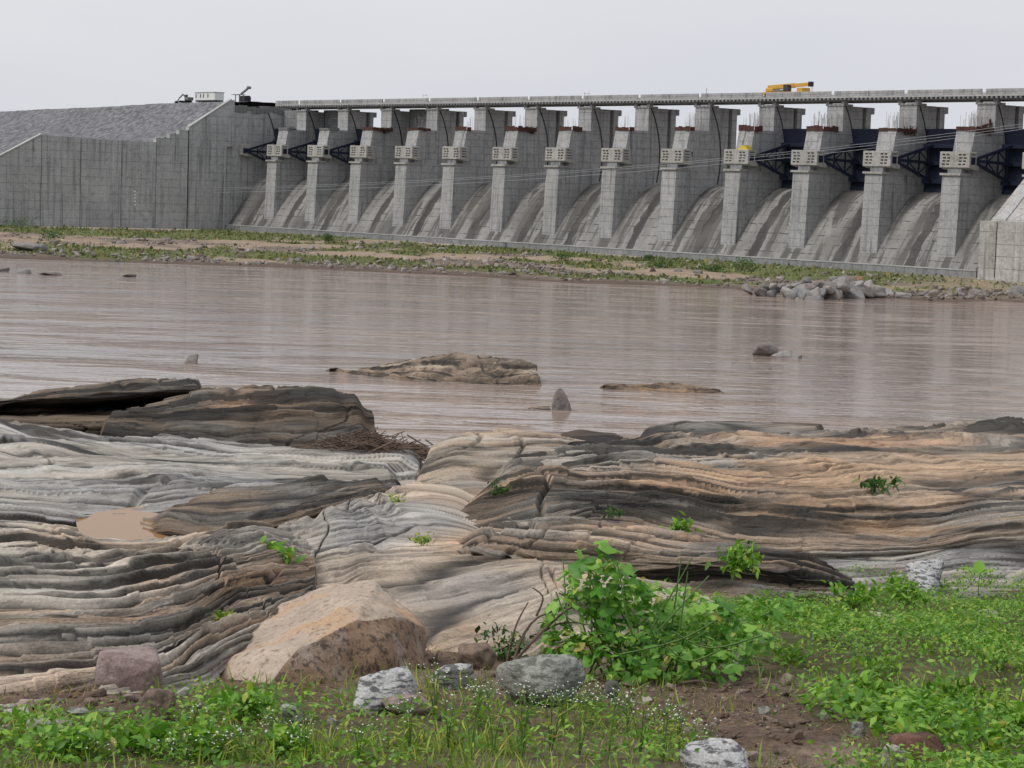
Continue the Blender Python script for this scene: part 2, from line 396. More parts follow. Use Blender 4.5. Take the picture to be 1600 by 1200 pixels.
class MB:
    """collects boxes, prisms and bars; local frame of the dam is (a, upstream = -q, z)"""
    def __init__(s): s.v = []; s.f = []
    def _add(s, vs_, fs):
        o = len(s.v); s.v += [tuple(map(float, v)) for v in vs_]; s.f += [tuple(i + o for i in f) for f in fs]; return s
    def box(s, x0, x1, y0, y1, z0, z1):
        x0, x1 = min(x0, x1), max(x0, x1); y0, y1 = min(y0, y1), max(y0, y1); z0, z1 = min(z0, z1), max(z0, z1)
        return s._add([(x0, y0, z0), (x1, y0, z0), (x1, y1, z0), (x0, y1, z0), (x0, y0, z1), (x1, y0, z1), (x1, y1, z1), (x0, y1, z1)],
                      [(0, 3, 2, 1), (4, 5, 6, 7), (0, 1, 5, 4), (1, 2, 6, 5), (2, 3, 7, 6), (3, 0, 4, 7)])
    def prism(s, poly, x0, x1):       # poly of (y, z)
        n = len(poly); A = sum(poly[i][0] * poly[(i + 1) % n][1] - poly[(i + 1) % n][0] * poly[i][1] for i in range(n))
        if A < 0: poly = poly[::-1]
        vs_ = [(x0, y, z) for y, z in poly] + [(x1, y, z) for y, z in poly]
        fs = [tuple(range(n))[::-1], tuple(range(n, 2 * n))] + [(i, (i + 1) % n, n + (i + 1) % n, n + i) for i in range(n)]
        return s._add(vs_, fs)
    def bar(s, p, q, w, h=None):
        p = Vector(p); q = Vector(q); d = (q - p).normalized(); h = h or w
        u = d.cross(Vector((0, 0, 1)));  u = Vector((1, 0, 0)) if u.length < 1e-4 else u.normalized()
        t = u.cross(d).normalized(); vs_ = []
        for c_ in (p, q):
            for a, b_ in ((-1, -1), (1, -1), (1, 1), (-1, 1)): vs_.append(c_ + u * a * w / 2 + t * b_ * h / 2)
        return s._add(vs_, [(0, 1, 2, 3), (7, 6, 5, 4), (0, 4, 5, 1), (1, 5, 6, 2), (2, 6, 7, 3), (3, 7, 4, 0)])
    def tube(s, pts, r, n=6):
        pts = [Vector(p) for p in pts]; m = len(pts); o = len(s.v); r = r if hasattr(r, '__len__') else [r] * m
        for i, p in enumerate(pts):
            d = (pts[min(i + 1, m - 1)] - pts[max(i - 1, 0)]).normalized()
            u = d.cross(Vector((0.123, 0.31, 0.94))).normalized(); t = d.cross(u)
            for k in range(n):
                a = 2 * math.pi * k / n; s.v.append(tuple(p + (u * math.cos(a) + t * math.sin(a)) * r[i]))
        for i in range(m - 1):
            for k in range(n):
                s.f.append((o + i * n + k, o + i * n + (k + 1) % n, o + (i + 1) * n + (k + 1) % n, o + (i + 1) * n + k))
        s.f.append(tuple(o + k for k in range(n))[::-1]); s.f.append(tuple(o + (m - 1) * n + k for k in range(n)))
        return s
    def mesh(s, name, bevel=0.0):
        me = bpy.data.meshes.new(name); me.from_pydata(s.v, [], s.f); me.update()
        bm = bmesh.new(); bm.from_mesh(me); bmesh.ops.recalc_face_normals(bm, faces=bm.faces)
        if bevel: bmesh.ops.bevel(bm, geom=list(bm.edges), offset=bevel, segments=1, affect='EDGES')
        bm.to_mesh(me); bm.free(); return me
    def build(s, name, mat, parent=None, loc=(0, 0, 0), rz=0.0, bevel=0.0):
        me = s.mesh(name, bevel); return link(name, me, mat, parent, loc, rz)
_on = ['', 'first', 'second', 'third', 'fourth', 'fifth', 'sixth', 'seventh', 'eighth', 'ninth', 'tenth', 'eleventh', 'twelfth', 'thirteenth', 'fourteenth', 'fifteenth', 'sixteenth', 'seventeenth', 'eighteenth', 'nineteenth']
def ordinal(n):
    if n < 20: return _on[n]
    t, r = divmod(n, 10); w_ = {2: 'twent', 3: 'thirt', 4: 'fort'}[t]
    return w_ + 'ieth' if r == 0 else w_ + 'y-' + _on[r]
ORD = ['first', 'second', 'third', 'fourth', 'fifth', 'sixth', 'seventh', 'eighth', 'ninth', 'tenth', 'eleventh', 'twelfth', 'thirteenth', 'fourteenth', 'fifteenth']

# ================================================================== SETTING: river, far bank
me = bpy.data.meshes.new('river')
xs_ = np.linspace(-700, 700, 57); ys_ = np.linspace(34, 700, 41)
gx, gy = np.meshgrid(xs_, ys_); nV = np.stack([gx.ravel(), gy.ravel(), np.zeros(gx.size)], -1)
def grid_faces(nu, nv):            # nv rows of nu vertices
    i = np.arange(nu - 1)[None, :] + np.arange(nv - 1)[:, None] * nu
    return np.stack([i, i + 1, i + 1 + nu, i + nu], -1).reshape(-1, 4)
tag(link('river', np_mesh('river', nV, grid_faces(57, 41)), WATER), kind='structure')
me = np_mesh('ground', np.array([[-3000, 30, -2.5], [3000, 30, -2.5], [3000, 5000, -2.5], [-3000, 5000, -2.5.real]]), np.array([[0, 1, 2, 3]]), tint=np.tile([0.2, 0.15, 0.11], (4, 1)))
tag(link('ground', me, BANK), kind='structure')

SHORE = [(-500, 398), (-200, 400), (0, 404), (150, 409), (300, 414), (450, 419), (600, 426), (750, 433), (900, 443), (1050, 447), (1150, 452), (1220, 461), (1300, 466), (1400, 467), (1480, 473), (1560, 470), (1620, 474), (1800, 482), (2200, 500)]
CURB_Q = 4.2
WALL_A = -16.0
NU, NV_ = 420, 90
px = np.linspace(-450, 2100, NU)
sy = np.interp(px, [p[0] for p in SHORE], [p[1] for p in SHORE])
Sp = at_z(px, sy, 0.0)
Bp = np.zeros_like(Sp)
for i, x in enumerate(px):
    if x < 335:
        r = ray(x, 345.0); k = (-WALL_A + P0 @ DD) / (r[:2] @ DD)
    else:
        r = ray(x, 400.0); k = (CURB_Q + P0 @ NN) / (r[:2] @ NN)
    if x > 1527:
        r = ray(x, 435.0); k = (12.3 + P0 @ NN) / (r[:2] @ NN)
    Bp[i] = (r[0] * k, r[1] * k, 1.0)
vv = np.linspace(-0.10, 1.12, NV_)
BX = Sp[None, :, 0] + (Bp - Sp)[None, :, 0] * vv[:, None]
BY = Sp[None, :, 1] + (Bp - Sp)[None, :, 1] * vv[:, None]
BZ = np.where(vv[:, None] < 0, vv[:, None] * 9.0, 1.05 * np.power(np.clip(vv[:, None], 0, 1), 0.75)) + 0 * BX
lump = fbm(BX * 0.11, BY * 0.06, 0, 4, 3)
env = sstep(0.0, 0.12, vv)[:, None] * (1 - sstep(0.85, 1.0, vv)[:, None])
BZ = BZ + env * (0.55 * lump + 0.18 * fbm(BX * 0.5, BY * 0.3, 0, 3, 9) + 0.15)
def bank_pix():
    return proj(np.stack([BX, BY, BZ], -1))
bpx, bpy_ = bank_pix()
g1 = fbm(BX * 0.045, BY * 0.030 + 3, 0, 4, 21)
g2 = fbm(BX * 0.16, BY * 0.07, 0, 4, 33)
V2 = vv[:, None]
left = 1 - sstep(500, 900, bpx)
sandband = np.exp(-((V2 - (0.40 - 0.10 * sstep(200, 1000, bpx))) / 0.11) ** 2)
grass = sstep(-0.10, 0.12, g1 + 0.5 * g2 + 0.28 - 1.0 * sandband * (0.4 + 0.6 * left) - 0.5 * (V2 < 0.10) - 0.35 * sstep(0.8, 1.0, V2))
grass = grass * (1 - 0.75 * sstep(1380, 1500, bpx))
rub = sstep(0.05, 0.3, fbm(BX * 0.07 + 9, BY * 0.05, 0, 4, 44) + 0.45 * np.exp(-(V2 / 0.22) ** 2) + 0.1)
c_sand = np.array([0.34, 0.26, 0.19]); c_soil = np.array([0.20, 0.155, 0.125]); c_grass = np.array([0.12, 0.145, 0.045]); c_wet = np.array([0.12, 0.085, 0.065])
ct = c_sand + (c_soil - c_sand) * rub[..., None]
pale = sstep(0.86, 0.95, V2 + 0.05 * g2)[..., None]
ct = ct + (np.array([0.42, 0.39, 0.32]) - ct) * pale * 0.8
ct = ct + (c_grass - ct) * (grass * 0.9)[..., None]
wet = (1 - sstep(0.02, 0.10, V2 + 0.03 * g2))[..., None]
ct = ct + (c_wet - ct) * wet
bank_me = np_mesh('far_bank', np.stack([BX, BY, BZ], -1).reshape(-1, 3), grid_faces(NU, NV_), tint=ct.reshape(-1, 3))
tag(link('far_bank', bank_me, BANK), kind='structure')

# ================================================================== THE DAM
ZB = -12.3
def L(a, q, z): return (a, -q, z - ZB)
def pq(poly): return [(-q, z - ZB) for q, z in poly]
def qarc(z): return 9.6 - math.sqrt(400 - (z - 7.3) ** 2)
W = 2.07
def dam_empty(name, a, q=0.0, z=ZB): return empty(name, dam(a, q, z), DAM_RZ)
def dbuild(mb, name, mat, parent=None, a=0.0, bevel=0.0):
    """build a mesh whose coordinates are dam-local about (a, 0, ZB)"""
    if parent is None: return mb.build(name, mat, None, dam(a, 0, ZB), DAM_RZ, bevel)
    return mb.build(name, mat, parent, (0, 0, 0), 0.0, bevel)

# shared pier meshes
PM = {}
m = MB().prism(pq([(1.95, -12.6), (1.25, 5.0), (-12.4, 5.0), (-12.4, -12.6)]), -W, W); PM['shaft'] = m.mesh('shaft')
m = MB().prism(pq([(-1.2, 5.0), (-1.2, 9.0), (-1.95, 12.9), (-7.1, 12.9), (-7.1, 5.0)]), -W, W); PM['upper_shaft'] = m.mesh('upper_shaft')
m = MB().prism(pq([(-7.1, 5.003), (-7.1, 17.6), (-12.4, 17.6), (-12.4, 5.003)]), -W + 0.003, W - 0.003); PM['tower'] = m.mesh('tower')
m = MB().box(-W + .7, W - .7, 12.4, 13.4, 0, 17.6 - ZB); PM['slot_web'] = m.mesh('slot_web')
m = MB().box(-W, W, 13.4, 14.7, 0, 17.6 - ZB); PM['nose'] = m.mesh('nose')
m = MB().prism(pq([(-14.7, 16.3), (-15.6, 16.4), (-15.6, 17.6), (-14.7, 17.6)]), -W, W); PM['bracket'] = m.mesh('bracket')
m = MB().box(-W - .25, W + .25, 6.9, 9.4, 17.6 - ZB, 17.95 - ZB); PM['tower_cap'] = m.mesh('tower_cap')
m = MB().box(-W - .3, -W + .5, 7.0, 8.0, 17.95 - ZB, 18.4 - ZB).box(W - .5, W + .3, 7.0, 8.0, 17.95 - ZB, 18.4 - ZB); PM['bearing'] = MB().box(-W - .3, -W + .5, 7.0, 8.0, 17.95 - ZB, 18.4 - ZB).mesh('bearing')
m = MB().box(-W - .35, W + .15, -1.6, 1.2, 5.0 - ZB, 5.38 - ZB); PM['ledge'] = m.mesh('ledge')
m = MB().box(-1.55, 1.5, -0.5, 1.2, 5.38 - ZB, 6.3 - ZB); PM['neck'] = m.mesh('neck')
m = MB().prism(pq([(0.75, 6.35), (0.70, 9.1), (-1.3, 9.1), (-2.0, 6.0), (-0.6, 6.0)]), -3.3, 3.35); PM['trunnion_block'] = m.mesh('trunnion_block', 0.06)
m = MB()
for sx_ in (-1, 1):
    for r_ in range(4):
        for c_ in range(2):
            a0 = sx_ * (1.35 + 0.95 * c_) + 0.1 * ((r_ * 7 + c_ * 3) % 3 - 1); z0 = 6.85 + 0.55 * r_
            m.box(a0 - .30, a0 + .30, -0.79, -0.5, z0 - ZB, z0 + .2 - ZB)
for r_ in range(4): m.box(3.3, 3.37, -0.3, 0.9, 6.9 + .55 * r_ - ZB, 7.05 + .55 * r_ - ZB)
PM['anchor_pocket'] = m.mesh('anchor_pocket')
zz = np.linspace(2.4, 17.6, 28)
for s_ in (-1, 1):
    m = MB()
    for i in range(27):
        z0, z1 = zz[i], zz[i + 1]; x0, x1 = (W, W + .03) if s_ > 0 else (-W - .03, -W)
        q0, q1 = qarc(z0), qarc(z1)
        m.prism(pq([(q0, z0), (q1, z1), (q1 - .34, z1), (q0 - .34, z0)]), x0, x1)
    PM['gate_track%d' % s_] = m.mesh('gate_track')

def pier_child(root, key, mat): return link(key, PM[key], mat, root)
pier_notes = {0: 'standing nearest the long guide wall', 3: 'with low rusty shutters on top', 5: 'with rusty shutters overhanging its top', 8: 'with a dark opening in its side', 9: 'with a yellow sheet on its trunnion block', 10: 'with a neat rust red shutter on top', 11: 'with tall thin rebar and broken shutters on top', 12: 'nearest the end block, with slumped rusty shutters'}
for i in range(14):
    a = S * i
    root = dam_empty('spillway_pier', a)
    if i < 13: lab = f'{ORD[i]} concrete spillway pier from the left, {pier_notes.get(i, "between two open gate bays")}'
    else: lab = 'last concrete spillway pier on the right, mostly hidden by the pale end block'
    tag(root, lab, 'pier', 'spillway piers')
    for k, mt in (('shaft', CON), ('upper_shaft', CON), ('tower', CON), ('slot_web', CON), ('nose', CON), ('bracket', COND), ('tower_cap', CON), ('bearing', CON), ('ledge', CONL), ('neck', COND)):
        pier_child(root, k, mt)
    for s_ in (-1, 1): link('gate_track', PM['gate_track%d' % s_], TRACK, root)
    o = link('bearing', PM['bearing'], CON, root); o.location = (2 * W - .2, 0, 0)
    tb = pier_child(root, 'trunnion_block', CONL); link('anchor_pocket', PM['anchor_pocket'], DARK, tb)['kind'] = 'stuff'
    rs = random.Random(100 + i)
    # rusty shutters and starter bars on the unfinished top
    m = MB(); zt = 12.9 - ZB
    q_to = {5: 6.6, 11: 6.3, 12: 6.2, 2: 6.9, 4: 3.0}.get(i, rs.uniform(2.6, 5.0))
    hgt = {10: 0.85, 9: 0.95, 5: 0.8}.get(i, rs.uniform(.35, .8))
    y = 1.9
    while y < q_to:
        ln = rs.uniform(.6, 1.3); h_ = hgt * rs.uniform(.7, 1.15); dx = rs.uniform(0.02, .25)
        m.box(W - .05 + dx, W + .1 + dx, y, y + ln, zt - rs.uniform(.05, .35), zt + h_)
        m.box(-W - .1, -W + .05, y, y + ln, zt - .1, zt + h_ * .9)
        y += ln + .03
    for kx in range(4):
        x0 = -W + kx * (2 * W / 4); m.box(x0 + .02, x0 + 2 * W / 4 - .02, 1.72, 1.86, zt - rs.uniform(0, .2), zt + hgt * rs.uniform(.75, 1.1))
    if i in (2, 5, 11, 12):
        for k in range(9):
            y0 = rs.uniform(3.5, 6.4); m.bar((W + .3, y0, zt - rs.uniform(.2, .9)), (W + .3 + rs.uniform(-.2, .2), y0 + rs.uniform(-1, 1), zt + rs.uniform(.2, .9)), .13)
        m.box(W, W + .75, 3.2, 6.6, zt - .22, zt - .1)
    if i == 12:
        m.bar((W * .2, 4.2, zt + .4), (W * .6, 6.9, zt + 1.3), .9, .35); m.bar((W * .6, 6.9, zt + 1.3), (W * .7, 6.5, zt + 2.1), .3)
    link('formwork', m.mesh('formwork'), RUST if i >= 2 else DUST, root)
    if i >= 3:
        m = MB()
        for k in range(rs.randint(34, 46) if i > 7 else 16):
            x0 = rs.uniform(-W + .2, W - .2); y0 = rs.uniform(2.3, 6.6); h_ = rs.uniform(1.6, 3.6)
            m.bar((x0, y0, zt - .1), (x0 + rs.uniform(-.15, .15), y0 + rs.uniform(-.2, .2), zt + h_), .045 if i > 7 else .03)
        link('starter_bar', m.mesh('starter_bar'), REBAR, root)['kind'] = 'stuff'
    if i in (8,):
        link('opening', MB().box(W - .1, W + .02, 1.6, 2.9, 7.5 - ZB, 8.6 - ZB).mesh('opening'), DARK, root)
    if i == 9:
        sh = MB()
        for k in range(7):
            t0, t1 = k / 7, (k + 1) / 7
            sh.box(.2 + 2.6 * t0, .2 + 2.6 * t1, -.4, .9, 9.1 - ZB, 9.2 + .75 * math.sin(math.pi * (t0 + .07)) - ZB)
        link('tarpaulin', sh.mesh('tarpaulin'), plain('yellow_sheet', (0.7, 0.55, 0.08), 0.6), root)['label'] = 'yellow sheet bundled on the trunnion block'

# chute: one continuous spillway with one slab per bay
CH = [(-14.2, 1.2), (-12, 1.95), (-10, 2.05), (-8.5, 1.85), (-7, 1.28), (-5.2, .05), (-3.6, -1.6), (-2.2, -3.2), (-.6, -5.35), (0.6, -7.15), (1.4, -8.4), (2.2, -9.75), (2.9, -10.85), (3.5, -11.6), (3.9, -12.2)]
chq = np.array([p[0] for p in CH]); chz = np.array([p[1] for p in CH])
arc = np.r_[0, np.cumsum(np.hypot(np.diff(chq), np.diff(chz)))]
ss = np.linspace(0, arc[-1], 60)
cq = np.interp(ss, arc, chq); cz = np.interp(ss, arc, chz)
root = dam_empty('spillway_chute', 0); tag(root, 'long pale stained concrete spillway slope between and below the piers', 'spillway')
hw = S / 2 - 0.02
ua = np.linspace(-hw, hw, 37)
A2, S2 = np.meshgrid(ua, ss)
for i in range(-1, 14):
    # low ribs and worn ridges left by the shuttering
    Q2 = np.interp(S2, ss, cq); Z2 = np.interp(S2, ss, cz)
    nrm = 0.06 * fbm(A2 * 0.9 + i * 31, S2 * 0.08, i, 4, 5) + 0.05 * fbm(A2 * .6, S2 * .7 + i * 9, 0, 3, 8)
    Vc = np.stack([A2, -(Q2 + nrm * .8), Z2 + nrm * .5 - ZB], -1).reshape(-1, 3)
    lo = np.where(Vc[:, 0] + (S * i + S / 2) < -16.7)[0]
    me = np_mesh('chute_slab', Vc, grid_faces(37, 60), extra=np.stack([A2, S2, 0 * A2], -1).reshape(-1, 3))
    o = link('chute_slab', me, CHUTE, root); o.location = (S * i + S / 2, 0, 0)

# toe wall along the foot of the chute
root = dam_empty('toe_wall', 0, CURB_Q); tag(root, 'low pale concrete kerb wall along the foot of the spillway', 'wall')
a0 = -33.0; k = 0
a_end = on_front(1527, 425, CURB_Q)[0]
while a0 < a_end - .5:
    a1 = min(a0 + 12.0, a_end)
    link('wall_segment', MB().box(a0 + .02, a1 - .02, -.25, .5, -0.3, 1.15).mesh('wall_segment'), COND, root)
    link('coping', MB().box(a0 + .02, a1 - .02, -.34, .6, 1.15, 1.33).mesh('coping'), CONP, root)
    a0 = a1; k += 1

# bridge deck on the towers
A0, A1 = -10.5, 14.6 * S
root = dam_empty('bridge_deck', A0); tag(root, 'long concrete bridge deck with parapets across the top of the piers', 'bridge')
def rel(a): return a - A0
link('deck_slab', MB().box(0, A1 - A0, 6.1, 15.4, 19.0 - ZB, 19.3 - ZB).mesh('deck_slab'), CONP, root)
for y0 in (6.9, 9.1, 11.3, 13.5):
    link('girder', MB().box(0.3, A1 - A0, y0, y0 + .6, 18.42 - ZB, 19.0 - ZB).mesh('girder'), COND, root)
jm = MB().box(-.22, .22, 5.95, 6.9, 18.62 - ZB, 18.98 - ZB).mesh('joist')
x = .6; n = 0
while x < A1 - A0 and n < 300:
    o = link('joist', jm, COND, root); o.location = (x, 0, 0); x += 1.05; n += 1
pmid = {}
gaps = [A0] + [S * i for i in range(15)]
for i in range(len(gaps) - 1):
    g0, g1 = gaps[i] + (.45 if i else 0), gaps[i + 1] - .45
    mid = (g0 + g1) / 2
    for x0, x1 in ((g0, mid - .06), (mid + .06, g1)):
        link('parapet', MB().box(rel(x0), rel(x1), 6.15, 6.4, 19.3 - ZB, 20.28 - ZB).mesh('parapet', .03), CON if (i % 3) else CONW, root)
    link('parapet', MB().box(rel(g0), rel(g1), 15.0, 15.25, 19.3 - ZB, 20.2 - ZB).mesh('parapet'), CONW, root)

# radial gates
def make_gate(i, label):
    root = dam_empty('radial_gate', S * i + S / 2); tag(root, label, 'gate', 'radial gates')
    hw = S / 2 - W - .06
    zz = np.linspace(2.05, 13.45, 13); m = MB()
    for k in range(12):
        m.prism(pq([(qarc(zz[k]), zz[k]), (qarc(zz[k + 1]), zz[k + 1]), (qarc(zz[k + 1]) - .25, zz[k + 1]), (qarc(zz[k]) - .25, zz[k])]), -hw, hw)
    link('skin_plate', m.mesh('skin_plate'), STEEL, root)
    for zc in (4.0, 7.3, 10.4):
        link('cross_beam', MB().box(-hw + .1, hw - .1, -qarc(zc) - 1.0, -qarc(zc) - .05, zc - .35 - ZB, zc + .35 - ZB).mesh('cross_beam'), STEEL, root)
    for s_ in (-1, 1):
        xt = s_ * (hw - 1.15); tp = Vector((s_ * (hw - .9), .3, 7.6 - ZB))
        ends = {}
        for nm, zc in (('lo', 4.0), ('mid', 7.3), ('hi', 10.4)):
            e = Vector((s_ * (hw - 2.2), -qarc(zc) - 1.0, zc - ZB)); ends[nm] = e
            link('gate_arm', MB().bar(tp, e, .38, .5).mesh('gate_arm'), STEEL, root)
        br = MB()
        for f_ in (.38, .66, .9):
            lo_, mi_, hi_ = [tp.lerp(ends[k_], f_) for k_ in ('lo', 'mid', 'hi')]
            br.bar(lo_, mi_, .22); br.bar(mi_, hi_, .22)
        br.bar(tp.lerp(ends['mid'], .38), tp.lerp(ends['hi'], .66), .18); br.bar(tp.lerp(ends['mid'], .38), tp.lerp(ends['lo'], .66), .18)
        br.bar(tp.lerp(ends['mid'], .9), tp.lerp(ends['hi'], .66), .18); br.bar(tp.lerp(ends['mid'], .9), tp.lerp(ends['lo'], .66), .18)
        link('arm_bracing', br.mesh('arm_bracing'), STEEL, root)
        link('trunnion', MB().box(s_ * (hw - 1.3), s_ * hw, -.3, .9, 7.0 - ZB, 8.2 - ZB).mesh('trunnion', .1), STEEL, root)
    return root
make_gate(-1, 'dark steel radial gate in the bay beside the guide wall')
make_gate(0, 'dark steel radial gate between the first and second piers')
make_gate(1, 'dark steel radial gate between the second and third piers')
make_gate(9, 'navy steel radial gate with arms between the tenth and eleventh piers')
make_gate(10, 'navy steel radial gate with arms between the eleventh and twelfth piers')
make_gate(11, 'navy steel radial gate with arms between the twelfth and thirteenth piers')
make_gate(12, 'navy steel radial gate on the far right, behind the pale end block')

for i, lb in ((-1, 'grey stop-log wall closing the bay beside the guide wall, under the deck'), (0, 'grey stop-log wall under the deck between the first and second piers'), (2, 'grey stop-log wall under the deck between the third and fourth piers')):
    root = dam_empty('stop_log_wall', S * i + S / 2, -12.9); tag(root, lb, 'wall', 'stop-log walls')
    for k in range(8):
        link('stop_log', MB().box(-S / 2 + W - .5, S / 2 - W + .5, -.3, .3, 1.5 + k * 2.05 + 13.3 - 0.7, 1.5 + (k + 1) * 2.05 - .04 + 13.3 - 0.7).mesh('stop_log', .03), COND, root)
# abutment and long guide wall on the left
root = dam_empty('abutment', -17, -6); tag(root, 'grey concrete abutment with a single trunnion block at the left end of the piers', 'abutment')
def ab(m, name, mat, bevel=0.0):
    me = m.mesh(name, bevel); o = link(name, me, mat, root); o.location = (17, -6, 0)   # meshes in dam coordinates about (0,0)
    return o
ab(MB().prism(pq([(2.4, -12.6), (2.4, 18.3), (-15.2, 18.3), (-15.2, -12.6)]), -19.5, -16.55), 'wall', CONW)
ab(MB().box(-19.5, -16.6, -12, -2.4, 0, 8.8 - ZB), 'lower_wall', CONW)
ab(MB().prism(pq([(0.55, 6.5), (0.55, 9.2), (-1.9, 9.2), (-2.4, 6.2), (-0.6, 6.2)]), -16.55, -14.9), 'trunnion_block', CONL, .06)
zz = np.linspace(2.4, 17.6, 28); m = MB()
for k in range(27):
    m.prism(pq([(qarc(zz[k]), zz[k]), (qarc(zz[k + 1]), zz[k + 1]), (qarc(zz[k + 1]) - .34, zz[k + 1]), (qarc(zz[k]) - .34, zz[k])]), -16.55, -16.52)
ab(m, 'gate_track', TRACK)
m = MB(); rs = random.Random(5)
for k in range(13):
    y0 = -2.2 + k * 1.3; m.box(-16.5, -16.35, y0, y0 + 1.2, 18.3 - rs.uniform(.6, 1.4) - ZB, 18.35 + rs.uniform(0, .6) - ZB)
ab(m, 'formwork', DUST)
ab(MB().box(-19.4, -16.7, 6.0, 15.0, 18.3 - ZB, 19.0 - ZB), 'bearing_shelf', COND)

root = dam_empty('guide_wall', -16, 30); tag(root, 'long grey concrete guide wall with stepped sloping top, left of the piers', 'wall')
GW = [(2.4, 8.4), (2.4, 20.1), (3.5, 19.9), (15.4, 12.6), (15.45, 12.0), (18.1, 12.0), (18.15, 10.95), (20.8, 10.95), (20.85, 9.85), (24.4, 9.85), (24.45, 8.75), (26.2, 8.7), (40, 8.85), (55.4, 9.25), (66, 3.75), (84, -5.6), (84, -13.0), (6.8, -13.0), (4.4, 8.4)]
def gw(m, name, mat):
    o = link(name, m.mesh(name), mat, root); o.location = (16, 30, 0); return o
# the wall is cast in bays: cut the outline at the joints
def clip(poly, q0, q1):
    def half(poly, lim, keep_less):
        out = []
        for i in range(len(poly)):
            p, n_ = poly[i], poly[(i + 1) % len(poly)]
            ip = (p[0] <= lim) if keep_less else (p[0] >= lim); i_n = (n_[0] <= lim) if keep_less else (n_[0] >= lim)
            if ip: out.append(p)
            if ip != i_n:
                t = (lim - p[0]) / (n_[0] - p[0]); out.append((lim, p[1] + t * (n_[1] - p[1])))
        return out
    return half(half(poly, q1, True), q0, False)
cuts = [2.3, 15.42, 24.42, 34.0, 45.0, 55.4, 70.0, 84.1]
for k in range(len(cuts) - 1):
    poly = clip(GW, cuts[k], cuts[k + 1])
    gw(MB().prism(pq(poly), -17.6 - .01 * (k % 2), WALL_A + .02 * (k % 2)), 'wall_panel', CONW)
    if k: gw(MB().box(WALL_A - .03, WALL_A + .03, -cuts[k] - (.14 if k == 1 else .05), -cuts[k] + (.14 if k == 1 else .05), 0.0, {1: 12.0, 2: 9.7, 3: 8.6, 4: 8.7, 5: 9.0, 6: 1.4}[k] - ZB), 'joint', DARK)
for p, q_ in (((3.4, 20.02), (15.4, 12.72)), ((55.4, 9.35), (84, -5.5))):
    m = MB().prism(pq([p, q_, (q_[0], q_[1] + .3), (p[0], p[1] + .3)]), -17.0, WALL_A + .25); gw(m, 'coping', CONP)
for k in range(5):
    qz = on_side(210.5, 299 + k * 5.2, WALL_A); gw(MB().box(WALL_A, WALL_A + .05, -qz[0] - .28, -qz[0] + .28, qz[1] - .16 - ZB, qz[1] + .16 - ZB), 'painted_mark', WHT)
for q_ in (12.6, 4.9): gw(MB().box(WALL_A, WALL_A + .22, -q_ - .25, -q_ + .25, 0, 8.3 - ZB), 'pilaster', CONW)

# rock-fill embankment running away to the left from the guide wall
prof = [(-40, -8), (-16, 19.9), (-6.0, 20.1), (3.2, 19.6), (9.3, 15.9), (15.4, 12.1), (26, 8.2), (40, 8.4), (55, 8.8), (66, 3.2), (84, -6.0), (100, -13.5)]
pqv = np.array(prof); sp = np.r_[0, np.cumsum(np.hypot(*np.diff(pqv, axis=0).T))]
sN = np.linspace(0, sp[-1], 150); Pq = np.interp(sN, sp, pqv[:, 0]); Pz = np.interp(sN, sp, pqv[:, 1])
aN = np.concatenate([np.linspace(-17.62, -220, 150), np.linspace(-225, -900, 30)])
AA, QQ = np.meshgrid(aN, Pq); _, ZZ = np.meshgrid(aN, Pz)
fall = np.clip((-AA - 40) / 120, 0, 1.2) * 2.0 * sstep(-10, 20, ZZ)
rough_ = 0.16 * fbm(AA * .9, QQ * .9, 0, 3, 71) + .25 * fbm(AA * .12, QQ * .12, 0, 3, 72)
Wp = P0[None, None, :] - AA[..., None] * DD + QQ[..., None] * NN
me = np_mesh('embankment', np.concatenate([Wp, (ZZ - fall + rough_ + HC)[..., None]], -1).reshape(-1, 3), grid_faces(len(aN), 150)[:, ::-1])
tag(link('embankment', me, RIPRAP), kind='structure')

# pale end block on the right
ea = 12.885 * S
root = dam_empty('end_block', ea, 11); tag(root, 'pale stained concrete guide wall end block at the right edge', 'wall')
def eb(m, name, mat):
    o = link(name, m.mesh(name), mat, root); o.location = (-ea, 11, 0); return o
q_s0 = on_side(1556, 345, ea)
eb(MB().prism(pq([(12.2, -13), (12.2, -2.5), (9.6, -2.5), (9.6, -13)]), ea, ea + 3.6), 'wall_panel', CONR)
eb(MB().prism(pq([(12.2, -13), (12.2, -2.45), (9.6, -2.45), (9.6, -13)]), ea + 3.64, ea + 34), 'wall_panel', CONR)
eb(MB().prism(pq([(9.6, -13), (9.6, -2.5), (3.5, 2.9), (-3, 8.6), (-3, -13)]), ea + .02, ea + 34), 'sloped_wall', CONR)
eb(MB().prism(pq([(9.58, -2.5), (-3, 8.6), (-3, 8.95), (9.58, -2.15)]), ea + 1.2, ea + 3.2), 'coping', CONP)
eb(MB().box(ea + 3.55, ea + 3.7, -12.25, -12.16, .6, 9.7), 'joint', DARK)

